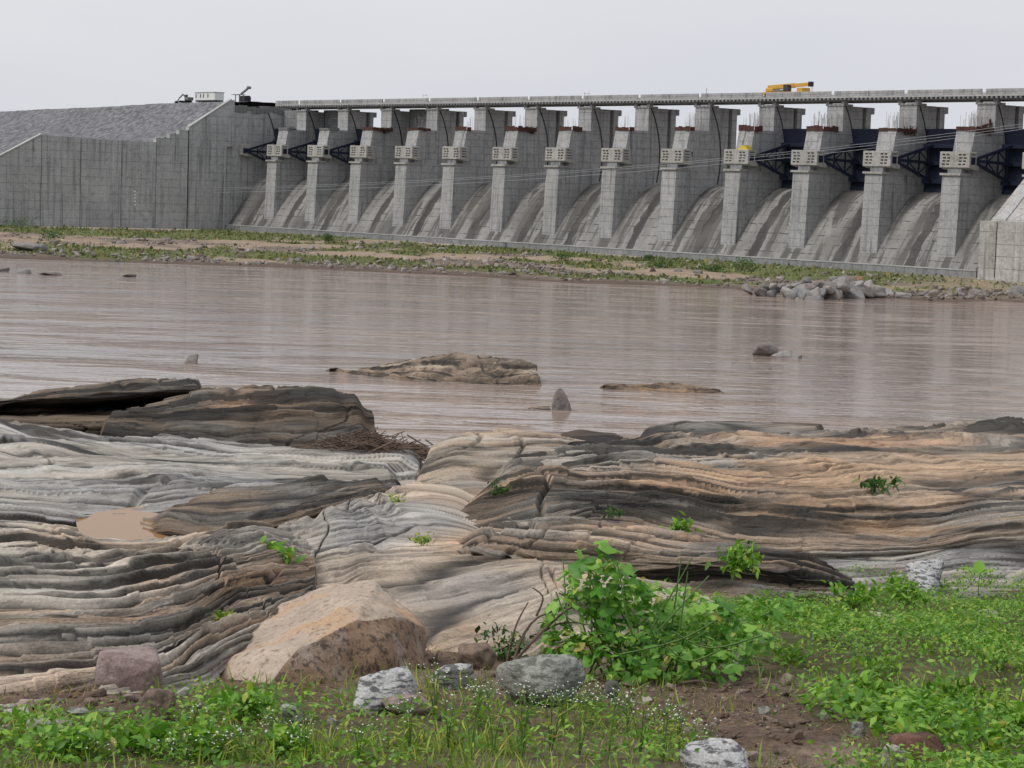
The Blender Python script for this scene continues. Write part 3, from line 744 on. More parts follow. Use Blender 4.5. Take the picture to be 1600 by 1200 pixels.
# overhead cables in front of the piers
def wire(pts, q, r, label):
    P = []
    xs_ = np.array([p[0] for p in pts]); ys2 = np.array([p[1] for p in pts])
    c_ = np.polyfit(xs_, ys2, 2)
    for x in np.linspace(-250, 1850, 60):
        y = np.polyval(c_, x); a_, z_ = on_front(x, y, q); P.append(dam(a_, q, z_))
    o = MB().tube(P, r, 5).build('overhead_cable', WIRE)
    tag(o, label, 'cable', 'overhead cables')
wire([(0, 301), (340, 301), (500, 297), (792, 283), (1027, 265), (1320, 236), (1488, 214), (1600, 204)], 9, .032, 'lowest pale overhead cable sagging across the front of the piers')
wire([(0, 296), (480, 289), (620, 285), (941, 264), (1131, 246), (1367, 222), (1600, 194)], 9.6, .028, 'highest pale overhead cable sagging across the front of the piers')
wire([(0, 299), (480, 293), (792, 277), (1027, 259), (1367, 226), (1488, 211), (1600, 199)], 10.2, .028, 'middle pale overhead cable sagging across the front of the piers')

# things on top of the dam
ca, cz_ = on_front(327, 158.5, -9)
root = empty('site_cabin', dam(ca, -9, cz_ - .1), DAM_RZ); tag(root, 'small white site cabin on the embankment crest', 'cabin')
link('wall', MB().box(-5.0, 5.0, -1.4, 1.4, .35, 2.35).mesh('wall', .03), WHT, root)
link('roof', MB().box(-5.15, 5.15, -1.55, 1.55, 2.35, 2.5).mesh('roof'), CONP, root)
link('skid', MB().box(-4.9, 4.9, -1.3, 1.3, 0, .35).mesh('skid'), DARK, root)
for x in (-4.4, -2.2, -.7, 1.6): link('window', MB().box(x - .25, x + .25, -1.43, -1.38, 1.05, 1.95).mesh('window'), GLASS, root)
ea_, ez_ = on_front(290, 160.5, -7)
root = empty('excavator', dam(ea_, -7, ez_), DAM_RZ); tag(root, 'dark excavator with bent boom beside the white cabin', 'excavator'); root.scale = (.72, .72, .72)
link('track', MB().prism([(-1.6, .1), (-1.3, 0), (1.3, 0), (1.6, .1), (1.6, .6), (1.2, .8), (-1.2, .8), (-1.6, .6)], -2.4, -1.8).mesh('track'), BLK, root)
link('track', MB().prism([(-1.6, .1), (-1.3, 0), (1.3, 0), (1.6, .1), (1.6, .6), (1.2, .8), (-1.2, .8), (-1.6, .6)], 1.5, 2.1).mesh('track'), BLK, root)
link('body', MB().box(1.0, 3.6, -1.2, 1.2, .8, 2.0).mesh('body', .1), DUST, root)
link('cab', MB().box(.9, 2.0, -1.1, -.2, 2.0, 2.9).mesh('cab', .08), GLASS, root)
link('boom', MB().bar((1.2, 0, 1.6), (-2.2, 0, 3.1), .35, .5).bar((-2.1, 0, 3.1), (-4.4, 0, 1.8), .3, .4).mesh('boom'), DUST, root)
link('bucket_arm', MB().bar((-4.3, 0, 2.0), (-6.2, 0, .3), .25, .35).mesh('bucket_arm'), DUST, root)
link('bucket', MB().prism([(-.5, -.2), (.5, -.2), (.5, .5), (0, .8), (-.5, .4)], -7.2, -6.0).mesh('bucket'), BLK, root)
fa, fz = on_front(374, 160, -3)
root = empty('concrete_hopper', dam(fa, -3, fz), DAM_RZ); tag(root, 'dark steel frame with a raised chute on top of the abutment', 'hopper')
for x in (-.9, .9):
    for y in (-.6, .6): link('leg', MB().box(x - .09, x + .09, y - .09, y + .09, -.6, 1.9).mesh('leg'), DUST, root)
link('platform', MB().box(-2.6, 1.4, -.9, .9, 1.9, 2.02).mesh('platform'), DUST, root)
link('chute', MB().bar((.8, 0, 2.1), (4.2, 0, 3.6), .45, .38).mesh('chute'), DUST, root)
link('chute_head', MB().box(3.9, 4.8, -.5, .5, 3.3, 4.0).mesh('chute_head', .15), DUST, root)
fa, fz = on_front(383, 161, -6)
o = MB().prism([(-.9, -1.5), (.9, -1.5), (.9, 1.5), (.5, 1.9), (-.9, 1.8)], -1.1, 1.4).build('generator_box', BLK, None, dam(fa, -6, fz), DAM_RZ, .08); tag(o, 'black boxy generator on the abutment top right of the raised chute', 'generator')

# crane truck parked on the deck
ca, cz_ = on_front(1228, 146, -10.5)
root = empty('crane_truck', dam(ca, -10.5, 19.3), DAM_RZ); tag(root, 'yellow mobile crane with lowered boom parked on the bridge deck', 'crane')
link('chassis', MB().box(-5.2, 5.4, -1.2, 1.2, .7, 1.25).mesh('chassis', .05), YEL, root)
for x in (-4.1, -2.7, 1.9, 3.3):
    for y in (-1.05, 1.05):
        wm = bmesh.new(); bmesh.ops.create_cone(wm, cap_ends=True, segments=16, radius1=.52, radius2=.52, depth=.4, matrix=Matrix.Translation((x, y, .52)) @ Matrix.Rotation(R(90), 4, 'X'))
        wme = bpy.data.meshes.new('wheel'); wm.to_mesh(wme); wm.free(); link('wheel', wme, BLK, root)
link('driver_cab', MB().prism([(-1.15, .8), (1.15, .8), (1.15, 2.0), (-1.15, 2.0)], 3.9, 5.4).mesh('driver_cab', .1), YEL, root)
link('crane_cab', MB().box(.3, 1.7, -1.2, -.2, 1.3, 2.6).mesh('crane_cab', .08), GLASS, root)
link('counterweight', MB().box(-4.6, -2.6, -1.1, 1.1, 1.3, 2.0).mesh('counterweight', .1), YEL, root)
link('slewing_table', MB().box(-2.6, .4, -1.0, 1.0, 1.25, 1.7).mesh('slewing_table', .08), DUST, root)
b0 = Vector((-4.7, 0, 2.15)); b1 = Vector((6.6, 0, 2.7))
bm_ = link('boom', MB().bar(b0, b0.lerp(b1, .62), .8, .85).mesh('boom', .05), YEL, root)
link('boom_section', MB().bar(b0.lerp(b1, .62), b0.lerp(b1, .96), .62, .64).mesh('boom_section', .04), YEL, bm_)
link('boom_head', MB().box(6.1, 7.0, -.4, .4, 2.2, 3.15).mesh('boom_head', .1), BLK, root)
link('hook_rope', MB().bar((6.9, 0, 2.4), (6.9, 0, 1.2), .06).mesh('hook_rope'), BLK, root)

# small survey masts standing on the deck
for x, y0, y1, lb in ((1104, 147, 137, 'thin steel mast on the deck left of the yellow crane'), (917, 150, 144, 'low pale rail frame on the deck above the seventh pier'), (664, 151, 147, 'low pale rail frame on the deck above the fourth pier')):
    a_, z_ = on_front(x, y1, -7.5); hgt = z_ - 19.3
    root_ = dam(a_, -7.5, 19.3)
    if y0 - y1 > 8: o = MB().bar((0, 0, 0), (0, 0, hgt), .09).bar((-.2, 0, hgt * .8), (.2, 0, hgt * .8), .06).build('survey_mast', CONP, None, root_, DAM_RZ)
    else: o = MB().bar((-.7, 0, 0), (-.7, 0, hgt), .07).bar((.7, 0, 0), (.7, 0, hgt), .07).bar((-.9, 0, hgt * .85), (.9, 0, hgt * .85), .07).build('rail_frame', CONP, None, root_, DAM_RZ)
    tag(o, lb, 'mast' if y0 - y1 > 8 else 'rail')

# ================================================================== NEAR BANK: layered rock
def cr_interp(P, n, axis=0):
    """Catmull-Rom resampling of control points along an axis"""
    P = np.moveaxis(np.asarray(P, float), axis, 0); m_ = len(P)
    t = np.linspace(0, m_ - 1, n); i = np.minimum(t.astype(int), m_ - 2); f = (t - i).reshape((-1,) + (1,) * (P.ndim - 1))
    p0 = P[np.maximum(i - 1, 0)]; p1 = P[i]; p2 = P[i + 1]; p3 = P[np.minimum(i + 2, m_ - 1)]
    out = 0.5 * (2 * p1 + (p2 - p0) * f + (2 * p0 - 5 * p1 + 4 * p2 - p3) * f * f + (3 * p1 - p0 - 3 * p2 + p3) * f ** 3)
    return np.moveaxis(out, 0, axis)
GREY = np.array([0.435, 0.395, 0.345]); TAN = np.array([0.40, 0.305, 0.225]); ORG = np.array([0.48, 0.32, 0.20]); PALE = np.array([0.55, 0.46, 0.365])
DBR = np.array([0.155, 0.115, 0.09]); BLACK = np.array([0.035, 0.032, 0.03]); BLUE = np.array([0.33, 0.32, 0.305])
def rock_sheet(name, label, rows, nu, nv, amp=0.1, th=0.22, skew=0.0, pal=(GREY, TAN, ORG), ocol=0.5, darkness=0.5, stain_shade=(), tints=(), seed=1, back=1.2, drop=1.6, group='layered rock outcrops', warp=0.35, fine=1.0, lump=0.12, mat=None, sink=(0.0, 0.0), sw=0.10, ext=45, stripe=1.0, out_l=0, out_r=0):
    # rows: bottom to top, each a list of (x, y, d); rows may differ in count
    rr = []
    rows = [[(x, y + ext, d - 0.03) for x, y, d in rows[0]]] + [list(r) for r in rows]
    mxn = max(len(r) for r in rows)
    for r in rows:
        P = np.array(r, float)
        seg = np.r_[0, np.cumsum(np.abs(np.diff(P[:, 0])) + 1e-3)]; seg /= seg[-1]
        tt = np.linspace(0, 1, 40)
        Q = np.stack([np.interp(tt, seg, P[:, k]) for k in range(3)], -1)
        # the outcrop goes on beyond the picture, sampled more coarsely there
        if out_l: Q = np.concatenate([Q[:1] + np.array([-out_l * f_, 8 * math.sin(5 * f_), 0.5 * math.sin(4 * f_)]) for f_ in (1, .75, .5, .25)] + [Q])
        if out_r: Q = np.concatenate([Q] + [Q[-1:] + np.array([out_r * f_, 8 * math.sin(5 * f_), 0.5 * math.sin(4 * f_)]) for f_ in (.25, .5, .75, 1)])
        rr.append(Q)
    G = np.array(rr)                                      # rows, 40, 3
    k_ = np.array([1, 2, 3, 2, 1.]) / 9
    Gp = np.concatenate([G[:, :1]] * 2 + [G] + [G[:, -1:]] * 2, 1)
    nc = G.shape[1]; Gs = sum(k_[j] * Gp[:, j:j + nc] for j in range(5)); Gs[:, 0] = G[:, 0]; Gs[:, -1] = G[:, -1]
    G = cr_interp(cr_interp(Gs, nu, 1), nv, 0)            # nv, nu, 3
    PX, PY, PD = G[..., 0], G[..., 1], G[..., 2]
    P = at_d(PX, PY, PD)
    du = np.gradient(P, axis=1); dv = np.gradient(P, axis=0)
    N = np.cross(du, dv); N /= (np.linalg.norm(N, axis=-1, keepdims=True) + 1e-9)
    um = np.cumsum(np.linalg.norm(du, axis=-1), 1)
    dpx = np.hypot(np.gradient(PX, axis=0), np.gradient(PY, axis=0)) * PD / F_PX        # apparent bed thickness
    vm_ = np.cumsum(dpx, 0); vmid = np.median(vm_, axis=1)[:, None] * 0.7 + vm_ * 0.3
    x3, y3, z3 = P[..., 0], P[..., 1], P[..., 2]
    s0 = vmid / th + skew * um / th * 0.25
    s0 = s0 + warp * 3.4 * fbm(um * 0.5, s0 * 0.10, seed, 3, seed) + 0.5 * fbm(um * 1.5, s0 * 0.22, seed, 2, seed + 5) + 0.12 * fbm(um * 3.5, s0 * 0.5, seed, 3, seed + 6)
    def layers(s, fr_, sd):
        s = s * fr_
        s = s + 0.9 * vn(s * 0.45, 3.1, 0.0, sd + 1)      # uneven bed thickness
        g = np.hypot(np.gradient(s, axis=0), np.gradient(s, axis=1))
        c = np.floor(s); f = s - c
        h0 = _h(c, c * 0 + 5, c * 0, sd); h1 = vn(um * 0.8 + c * 7.3, c * 1.7, 0.0, sd + 2)
        # beds break off along their length in blocks
        ub = um * (0.9 + 1.6 * _h(c, c * 0 + 9, c * 0, sd)) + c * 3.7 + 0.25 * vn(um * 3, c * 0.9, 0.0, sd + 4)
        ci = np.floor(ub); fb = ub - ci; gb = np.clip(np.abs(np.gradient(ub, axis=1)) * 1.6, .02, .5)
        hb = _h(ci, c, c * 0, sd + 3) * sstep(0, gb, fb) + _h(ci - 1, c, c * 0, sd + 3) * (1 - sstep(0, gb, fb))
        a_ = np.maximum(h0 * 0.7 + 0.05 + 0.35 * h1 + 0.75 * (hb - .35), 0.02)
        w_ = np.clip(2.9 * g, 0.06, 0.46)
        prof = np.minimum(sstep(0, w_, f), 1) * (1.0 - 0.65 * np.clip((f - 0.1) / 0.9, 0, 1) ** 2.4) * sstep(0, np.minimum(w_, .25), 1 - f)
        keep = 1 - sstep(0.18, 0.42, g)
        return a_ * prof * keep, f, (h0 - 0.5) * keep + 0.5, keep
    L1, f1, h1, k1 = layers(s0, 1.0, seed * 13 + 1)
    s2 = s0 + 0.12 * fbm(um * 2.0, s0 * 0.5, 0, 2, seed + 8)
    L2, f2, h2, k2 = layers(s2, 2.7, seed * 13 + 7)
    s3 = s0 + 0.10 * fbm(um * 3.0, s0 * 0.8, 0, 2, seed + 9)
    L3, f3, h3, k3 = layers(s3, 6.5, seed * 13 + 9)
    big = fbm(x3 * 0.6, y3 * 0.4, z3 * 0.6, 3, seed + 20)
    zone = sstep(-0.30, 0.22, fbm(um * 0.45 + 5, s0 * 0.13, 0, 3, seed + 30))
    disp = amp * (0.70 * L1 * (0.25 + 0.75 * zone) + 0.62 * L2 * (0.25 + 0.75 * zone) + 0.36 * L3 * fine) + lump * big
    # chipped, uneven bed faces
    rg = 1 - 2 * np.abs(fbm(um * 1.7, s0 * 0.45, 0, 3, seed + 40))
    disp = disp + amp * (0.22 * rg * (0.4 + 0.6 * zone) + 0.10 * fbm(um * 4.0, s0 * 1.1, 0, 3, seed + 41))
    fr = np.abs(vn(um * 0.5 + 0.5 * vn(s0 * 0.3, um * .3, 0, seed + 50), s0 * 0.05, 0.0, seed + 51))
    disp = disp - amp * 1.1 * (1 - sstep(0.0, 0.03, fr)) * zone
    fr2 = np.abs(vn(um * 1.3 - s0 * 0.16 + 0.35 * vn(s0 * 0.5, um * .5, 0, seed + 54), s0 * 0.10, 0.0, seed + 55))
    crack = (1 - sstep(0.0, 0.035, fr2)) * sstep(0.1, 0.4, vn(um * .5, s0 * .15, 0, seed + 56))
    # long irregular bedding cracks
    lw = np.clip(1.3 * np.abs(np.gradient(s0, axis=0)), .02, .2)
    l1_ = np.abs(vn(um * 0.30 + 7, s0 * 0.75 + 0.5 * vn(um * 1.1, s0 * .3, 0, seed + 57), 0.0, seed + 58))
    l2_ = np.abs(vn(um * 0.55 + 3, s0 * 1.6 + 0.4 * vn(um * 1.9, s0 * .5, 0, seed + 59), 0.0, seed + 64))
    lines = np.maximum((1 - sstep(0, 2.0 * lw, l1_)) * sstep(-.25, .25, vn(um * .4, s0 * .25, 0, seed + 65)), 0.8 * (1 - sstep(0, 2.4 * lw, l2_)) * sstep(0, .4, vn(um * .6, s0 * .4, 0, seed + 66)))
    disp = disp - amp * 0.7 * crack - amp * 0.45 * lines - 0.45 * amp
    edge = np.minimum(sstep(0, 0.03, np.linspace(0, 1, nv))[:, None] + 0.3, 1)
    Pd = P + N * (disp * edge)[..., None]
    uu = np.linspace(0, 1, nu)[None, :] + 0.05 * fbm(s0 * 0.2, um * 0.3, 0, 3, seed + 45)
    Pd[..., 2] -= sink[0] * (1 - sstep(0, sw, uu)) + sink[1] * sstep(1 - sw, 1, uu)
    # colour: grey, tan and orange beds
    q_ = 0.5 + 0.5 * np.clip(0.6 * (h1 * 2 - 1) + 0.5 * (h2 * 2 - 1) + 1.1 * fbm(um * 0.6, s0 * 0.22, 0, 4, seed + 60), -1, 1)
    colr = pal[0] + (pal[1] - pal[0]) * sstep(0.35, 0.65, q_)[..., None]
    of = sstep(0.10, 0.5, fbm(um * 0.7 + 3, s0 * 0.35, 0, 4, seed + 61) + ocol - 0.5)
    colr = colr + (pal[2] - colr) * (of * 0.85)[..., None]
    for (cx, cy, rx, ry, col, st) in tints:
        e = np.exp(-(((PX - cx) / rx) ** 2 + ((PY - cy) / ry) ** 2) ** 1.5)
        e = np.clip(e * (1.0 + 0.9 * fbm(um * 1.4, s0 * 0.6, 0, 4, seed + 70)), 0, 1) * st
        colr = colr + (np.array(col) - colr) * e[..., None]
    colr = colr * (1 + stripe * 0.6 * (h3 - 0.5) + stripe * 0.35 * (h2 - 0.5) + 0.35 * fbm(um * 0.9, s0 * 1.6, 0, 3, seed + 72))[..., None]
    crust_shade = sstep(0.60, 0.95, h1 * 0.45 + h2 * 0.40 + 0.5 * fbm(um * 0.7, s0 * 0.4, 0, 4, seed + 62) + darkness * 0.38 + 0.05)
    for (cx, cy, rx, ry, st) in stain_shade:  # black weathering, plus shade painted in crevices and under overhangs
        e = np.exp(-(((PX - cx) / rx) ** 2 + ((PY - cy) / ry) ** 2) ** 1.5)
        crust_shade = np.maximum(crust_shade, np.clip(e * st * (0.75 + 0.9 * fbm(um * 1.0, s0 * 0.9, 0, 3, seed + 63) + 0.7 * (h3 - .5) + 0.6 * (h2 - .5)), 0, 1))
    seam = (1 - sstep(.06, .24, f2)) * (h2 > 0.42) * 0.9 * k2 + (1 - sstep(.03, .15, f1)) * 0.95 * k1 + (1 - sstep(.1, .35, f3)) * (h3 > 0.6) * 0.4 * k3
    crust_shade = np.maximum(crust_shade, np.maximum(0.8 * crack, 1.0 * lines))
    crust_shade = np.clip(np.maximum(crust_shade * 0.92, stripe * seam * (0.35 + 0.65 * zone)), 0, 0.95)  # crevice shade painted into the colour along cracks and seams, over dark crust
    colr = colr + ((BLACK * 0.85) - colr) * crust_shade[..., None]
    strat = np.stack([um, s0, 0 * um], -1)
    # skirts that close the body: front, sides and back go down into the ground
    def ring(Pr, dxy, dz):
        Q = Pr.copy(); Q[..., :2] += dxy; Q[..., 2] += dz; return Q
    dirv = np.stack([P[..., 0], P[..., 1]], -1); dirv /= np.linalg.norm(dirv, axis=-1, keepdims=True)
    front = ring(Pd[0], 0.10 * dirv[0], -drop)
    b1 = ring(Pd[-1], dirv[-1] * 0.25, -0.05); b2 = ring(Pd[-1], dirv[-1] * back * 0.7, -0.25 * drop); b3 = ring(Pd[-1], dirv[-1] * back, -drop)
    A_ = np.concatenate([front[None], Pd, b1[None], b2[None], b3[None]], 0)
    C_ = np.concatenate([colr[:1], colr, colr[-1:], colr[-1:], colr[-1:]], 0)
    lf = A_[:, :1].copy(); lf[..., 2] -= drop; lf[..., 0] -= 0.15
    rt = A_[:, -1:].copy(); rt[..., 2] -= drop; rt[..., 0] += 0.15
    T_ = np.concatenate([strat[:1], strat, strat[-1:], strat[-1:], strat[-1:]], 0)
    A_ = np.concatenate([lf, A_, rt], 1); C_ = np.concatenate([C_[:, :1], C_, C_[:, -1:]], 1); T_ = np.concatenate([T_[:, :1], T_, T_[:, -1:]], 1)
    org = np.array([A_[..., 0].mean(), A_[..., 1].mean(), A_[..., 2].min()])
    H_ = np.pad(disp, ((1, 3), (1, 1)), mode='edge').ravel(); qd = grid_faces(A_.shape[1], A_.shape[0])
    a_q, b_q, c_q, d_q = qd.T; ac = np.abs(H_[a_q] - H_[c_q]) <= np.abs(H_[b_q] - H_[d_q])      # split each cell along its bed
    t1 = np.where(ac[:, None], np.stack([a_q, b_q, c_q], -1), np.stack([a_q, b_q, d_q], -1))
    t2 = np.where(ac[:, None], np.stack([a_q, c_q, d_q], -1), np.stack([b_q, c_q, d_q], -1))
    me = np_mesh(name, (A_ - org).reshape(-1, 3), np.concatenate([t1, t2]), tint=np.clip(C_, 0.01, 1).reshape(-1, 3), extra=T_.reshape(-1, 3))
    o = link(name, me, mat or ROCK, None, tuple(org)); tag(o, label, 'rock', group)
    return o

rock_sheet('rock_slab', 'broad smooth grey striped rock slab on the left, behind the brown pool', [
    [(-90, 838, 18.9), (0, 838, 18.85), (100, 842, 18.8), (150, 848, 18.9), (230, 845, 19.1), (340, 825, 19.4), (470, 790, 20.3), (560, 785, 20.6), (650, 775, 20.8)],
    [(-90, 800, 19.2), (0, 800, 19.2), (100, 805, 19.1), (140, 806, 19.5), (240, 800, 19.8), (340, 785, 20), (470, 760, 21), (560, 762, 21.2), (650, 748, 21.8)],
    [(-90, 740, 21.5), (0, 742, 21.4), (150, 745, 21.5), (300, 742, 22), (450, 735, 22.6), (560, 738, 22.8), (650, 728, 23.2)],
    [(-90, 690, 25.2), (0, 692, 25), (150, 705, 24.6), (300, 715, 24.4), (450, 718, 24.4), (560, 720, 24.6), (655, 715, 24.8)],
    [(-90, 652, 29), (0, 655, 28.8), (100, 667, 28.2), (200, 682, 27.6), (300, 694, 27), (400, 700, 26.8), (520, 703, 26.6), (600, 708, 26.4), (660, 706, 26.4)]],
    470, 300, amp=0.06, th=0.11, skew=0.3, pal=(GREY * 1.02, BLUE * 1.12, PALE), ocol=0.30, darkness=0.1, seed=3, lump=0.13,
    stain_shade=[(600, 750, 60, 18, .8), (60, 762, 90, 14, .35), (420, 690, 60, 8, .5)], tints=[(330, 760, 150, 40, (.35, .34, .33), .6), (500, 715, 120, 20, (.46, .42, .36), .6)], sink=(0, .12), sw=.03, stripe=.8, out_l=900)
rock_sheet('rock_outcrop', 'dark rock shelf with a deep black undercut at the water on the far left', [
    [(-60, 655, 33.0), (60, 655, 33.0), (150, 655, 33.0), (250, 648, 33.0), (335, 630, 33.0)],
    [(-60, 642, 34.6), (60, 642, 34.4), (150, 641, 34.9), (250, 632, 35.0), (330, 618, 34.4)],
    [(-40, 634, 33.6), (40, 628, 33.4), (150, 624, 33.4), (250, 617, 33.4), (327, 611, 33.4)],
    [(-10, 628, 33.8), (40, 615, 33.7), (120, 608, 33.7), (180, 602, 33.7), (250, 599, 33.7), (324, 600, 33.7)],
    [(5, 625, 34.6), (45, 609, 34.8), (130, 600, 35), (200, 594, 35.2), (270, 592, 35.2), (325, 596, 35)]],
    260, 110, amp=0.06, th=0.075, pal=(TAN * .45, GREY * .42, ORG * .45), ocol=0.35, darkness=0.8, seed=5, lump=0.06, stain_shade=[(190, 634, 150, 13, 1.1)], tints=[(65, 625, 35, 14, (.36, .25, .17), .9)], sink=(0, 0.3), sw=0.05, out_l=900)  # the dark ellipse paints the shade below the overhanging lip
rock_sheet('rock_outcrop', 'brown humped layered rock at the water left of the twig heap', [
    [(135, 676, 30.5), (220, 684, 30.3), (320, 694, 30), (430, 700, 29.8), (520, 697, 30), (570, 690, 30.5), (590, 680, 31)],
    [(138, 664, 31), (230, 658, 31), (330, 658, 30.8), (430, 658, 30.6), (520, 655, 30.8), (572, 650, 31.2), (589, 648, 31.5)],
    [(145, 655, 31.4), (240, 636, 31.6), (330, 622, 31.6), (430, 622, 31.4), (530, 618, 31.5), (578, 624, 31.6), (588, 628, 32)],
    [(150, 650, 32), (260, 620, 32.4), (330, 605, 32.6), (400, 603, 33), (470, 599, 33), (530, 605, 33), (574, 614, 32.8), (584, 622, 32.8)]],
    330, 130, amp=0.085, th=0.1, pal=(TAN * .52, GREY * .42, ORG * .5), ocol=0.48, darkness=0.75, seed=8, lump=0.10, skew=-0.1, stain_shade=[(500, 672, 90, 22, .9), (330, 690, 120, 9, .8), (565, 650, 25, 25, .5)], tints=[(390, 630, 60, 18, (.38, .24, .15), .8)], sink=(0.5, 0.15), sw=0.05)
rock_sheet('rock_ledge', 'dark brown stepped rock ledge beside the small brown pool', [
    [(218, 815, 18.6), (260, 828, 18.2), (320, 838, 17.9), (400, 832, 18.1), (480, 808, 19.0), (560, 790, 19.8), (635, 775, 20.4)],
    [(220, 803, 18.9), (265, 812, 18.6), (330, 815, 18.4), (400, 808, 18.6), (480, 788, 19.4), (560, 772, 20.2), (635, 760, 20.9)],
    [(226, 797, 19.2), (280, 795, 19.3), (340, 787, 19.2), (400, 782, 19.4), (480, 769, 20), (560, 758, 20.7), (635, 746, 21.3)],
    [(233, 793, 19.6), (290, 789, 19.7), (345, 760, 20), (420, 755, 20.2), (500, 743, 20.8), (560, 746, 21.3), (635, 736, 21.7)]],
    300, 120, amp=0.085, th=0.06, pal=(TAN * .58, GREY * .52, ORG * .55), ocol=0.42, darkness=0.65, seed=11, lump=0.08, back=.8, stain_shade=[(480, 775, 110, 9, .9), (350, 805, 60, 10, .7), (600, 765, 40, 10, .7)], sink=(.1, .3), sw=.1)
rock_sheet('rock_outcrop', 'big brown layered rock with a log shaped ridge, lower left', [
    [(-90, 1140, 8.7), (0, 1130, 8.85), (60, 1118, 9.0), (130, 1105, 9.2), (200, 1090, 9.4), (280, 1062, 9.8), (360, 1015, 10.6), (480, 954, 11.8)],
    [(-90, 1060, 9.4), (0, 1050, 9.6), (70, 1045, 9.7), (140, 1040, 9.9), (210, 1030, 10.1), (290, 1005, 10.5), (365, 970, 11.1), (484, 927, 12.3)],
    [(-90, 1000, 10), (0, 992, 10.2), (80, 990, 10.3), (150, 992, 10.3), (220, 990, 10.5), (300, 968, 10.9), (375, 935, 11.7), (488, 907, 12.7)],
    [(-90, 948, 10.8), (0, 945, 10.8), (80, 948, 10.7), (150, 948, 10.7), (220, 940, 11.0), (310, 928, 11.4), (385, 905, 12.1), (490, 892, 13)],
    [(-90, 905, 11.5), (0, 902, 11.5), (80, 908, 11.5), (150, 912, 11.4), (230, 902, 11.6), (320, 890, 12.0), (400, 877, 12.7), (492, 874, 13.4)],
    [(-90, 870, 12.4), (0, 866, 12.4), (80, 876, 12.2), (150, 888, 11.95), (230, 880, 12.1), (330, 864, 12.5), (410, 850, 13.0), (490, 865, 13.6)],
    [(-90, 838, 13.6), (0, 832, 13.6), (70, 838, 13.3), (140, 856, 12.7), (230, 856, 12.6), (330, 843, 13.0), (400, 834, 13.5), (484, 849, 14.0)],
    [(-90, 822, 14.4), (0, 816, 14.4), (60, 824, 14.1), (140, 841, 13.7), (230, 845, 13.4), (330, 832, 13.7), (400, 822, 14.1), (478, 832, 14.5)]],
    430, 340, amp=0.085, th=0.085, skew=-0.05, pal=(TAN * 1.2, GREY * .95, ORG * .98), ocol=0.44, darkness=-.12, seed=14, lump=0.05, back=1.0, warp=0.3,
    stain_shade=[(200, 985, 130, 14, .95), (330, 960, 60, 20, .7), (60, 1010, 70, 12, .6), (430, 925, 40, 20, .6), (240, 1010, 100, 8, .5), (0, 970, 40, 20, .6)],
    tints=[(280, 870, 160, 14, (.30, .235, .175), .7), (60, 1060, 120, 40, (.44, .30, .20), .6), (90, 850, 90, 25, (.45, .35, .26), .6)], sink=(0, .05), sw=0.1, out_l=900)
rock_sheet('rock_slab', 'smooth pinkish beige rock slab in the middle, behind the pale granite boulder', [
    [(400, 1085, 10.6), (480, 1095, 10.5), (560, 1095, 10.5), (640, 1085, 10.7), (720, 1070, 10.9), (800, 1040, 11.5), (880, 1000, 12.2), (980, 985, 12.4), (1120, 975, 12.6)],
    [(415, 1000, 11.2), (500, 1000, 11.4), (580, 995, 12.0), (660, 985, 12.2), (740, 968, 12.5), (820, 940, 13.1), (890, 915, 13.6), (980, 905, 13.9), (1120, 900, 14.1)],
    [(420, 925, 12.5), (520, 907, 13.25), (600, 902, 14.1), (680, 897, 14.25), (760, 892, 14.4), (830, 887, 14.6), (900, 880, 14.8), (960, 876, 14.9), (1000, 874, 15)],
    [(420, 868, 13.6), (540, 857, 14.5), (620, 853, 15.6), (700, 856, 15.6), (770, 861, 15.6), (840, 859, 15.8), (850, 858, 15.8), (870, 857, 15.8), (890, 856, 15.8)],
    [(425, 832, 14.6), (540, 821, 15.5), (620, 816, 17), (690, 816, 17), (770, 820, 17), (800, 822, 16.9), (820, 822, 16.9), (840, 822, 16.9)],
    [(430, 812, 15.3), (540, 797, 16.4), (620, 786, 18.3), (700, 776, 18.7), (760, 776, 18.7), (790, 776, 18.7), (815, 778, 18.7)],
    [(450, 802, 15.9), (540, 783, 17.2), (620, 766, 19.5), (700, 756, 19.9), (750, 756, 19.8), (780, 757, 19.8), (800, 760, 19.8)]],
    380, 280, amp=0.045, th=0.12, skew=0.06, pal=(PALE * .92, PALE * .78, ORG * 1.0), ocol=0.44, darkness=-.2, seed=19, lump=0.06, warp=0.45,
    stain_shade=[(700, 1000, 90, 30, .4), (770, 925, 50, 6, .5)], tints=[(600, 810, 160, 35, (.36, .35, .335), .9), (600, 930, 150, 30, (.52, .40, .29), .6), (720, 930, 110, 26, (.38, .365, .35), .6), (560, 840, 100, 18, (.40, .39, .38), .6)], sink=(.08, .18), sw=0.3, stripe=.45, fine=.6)
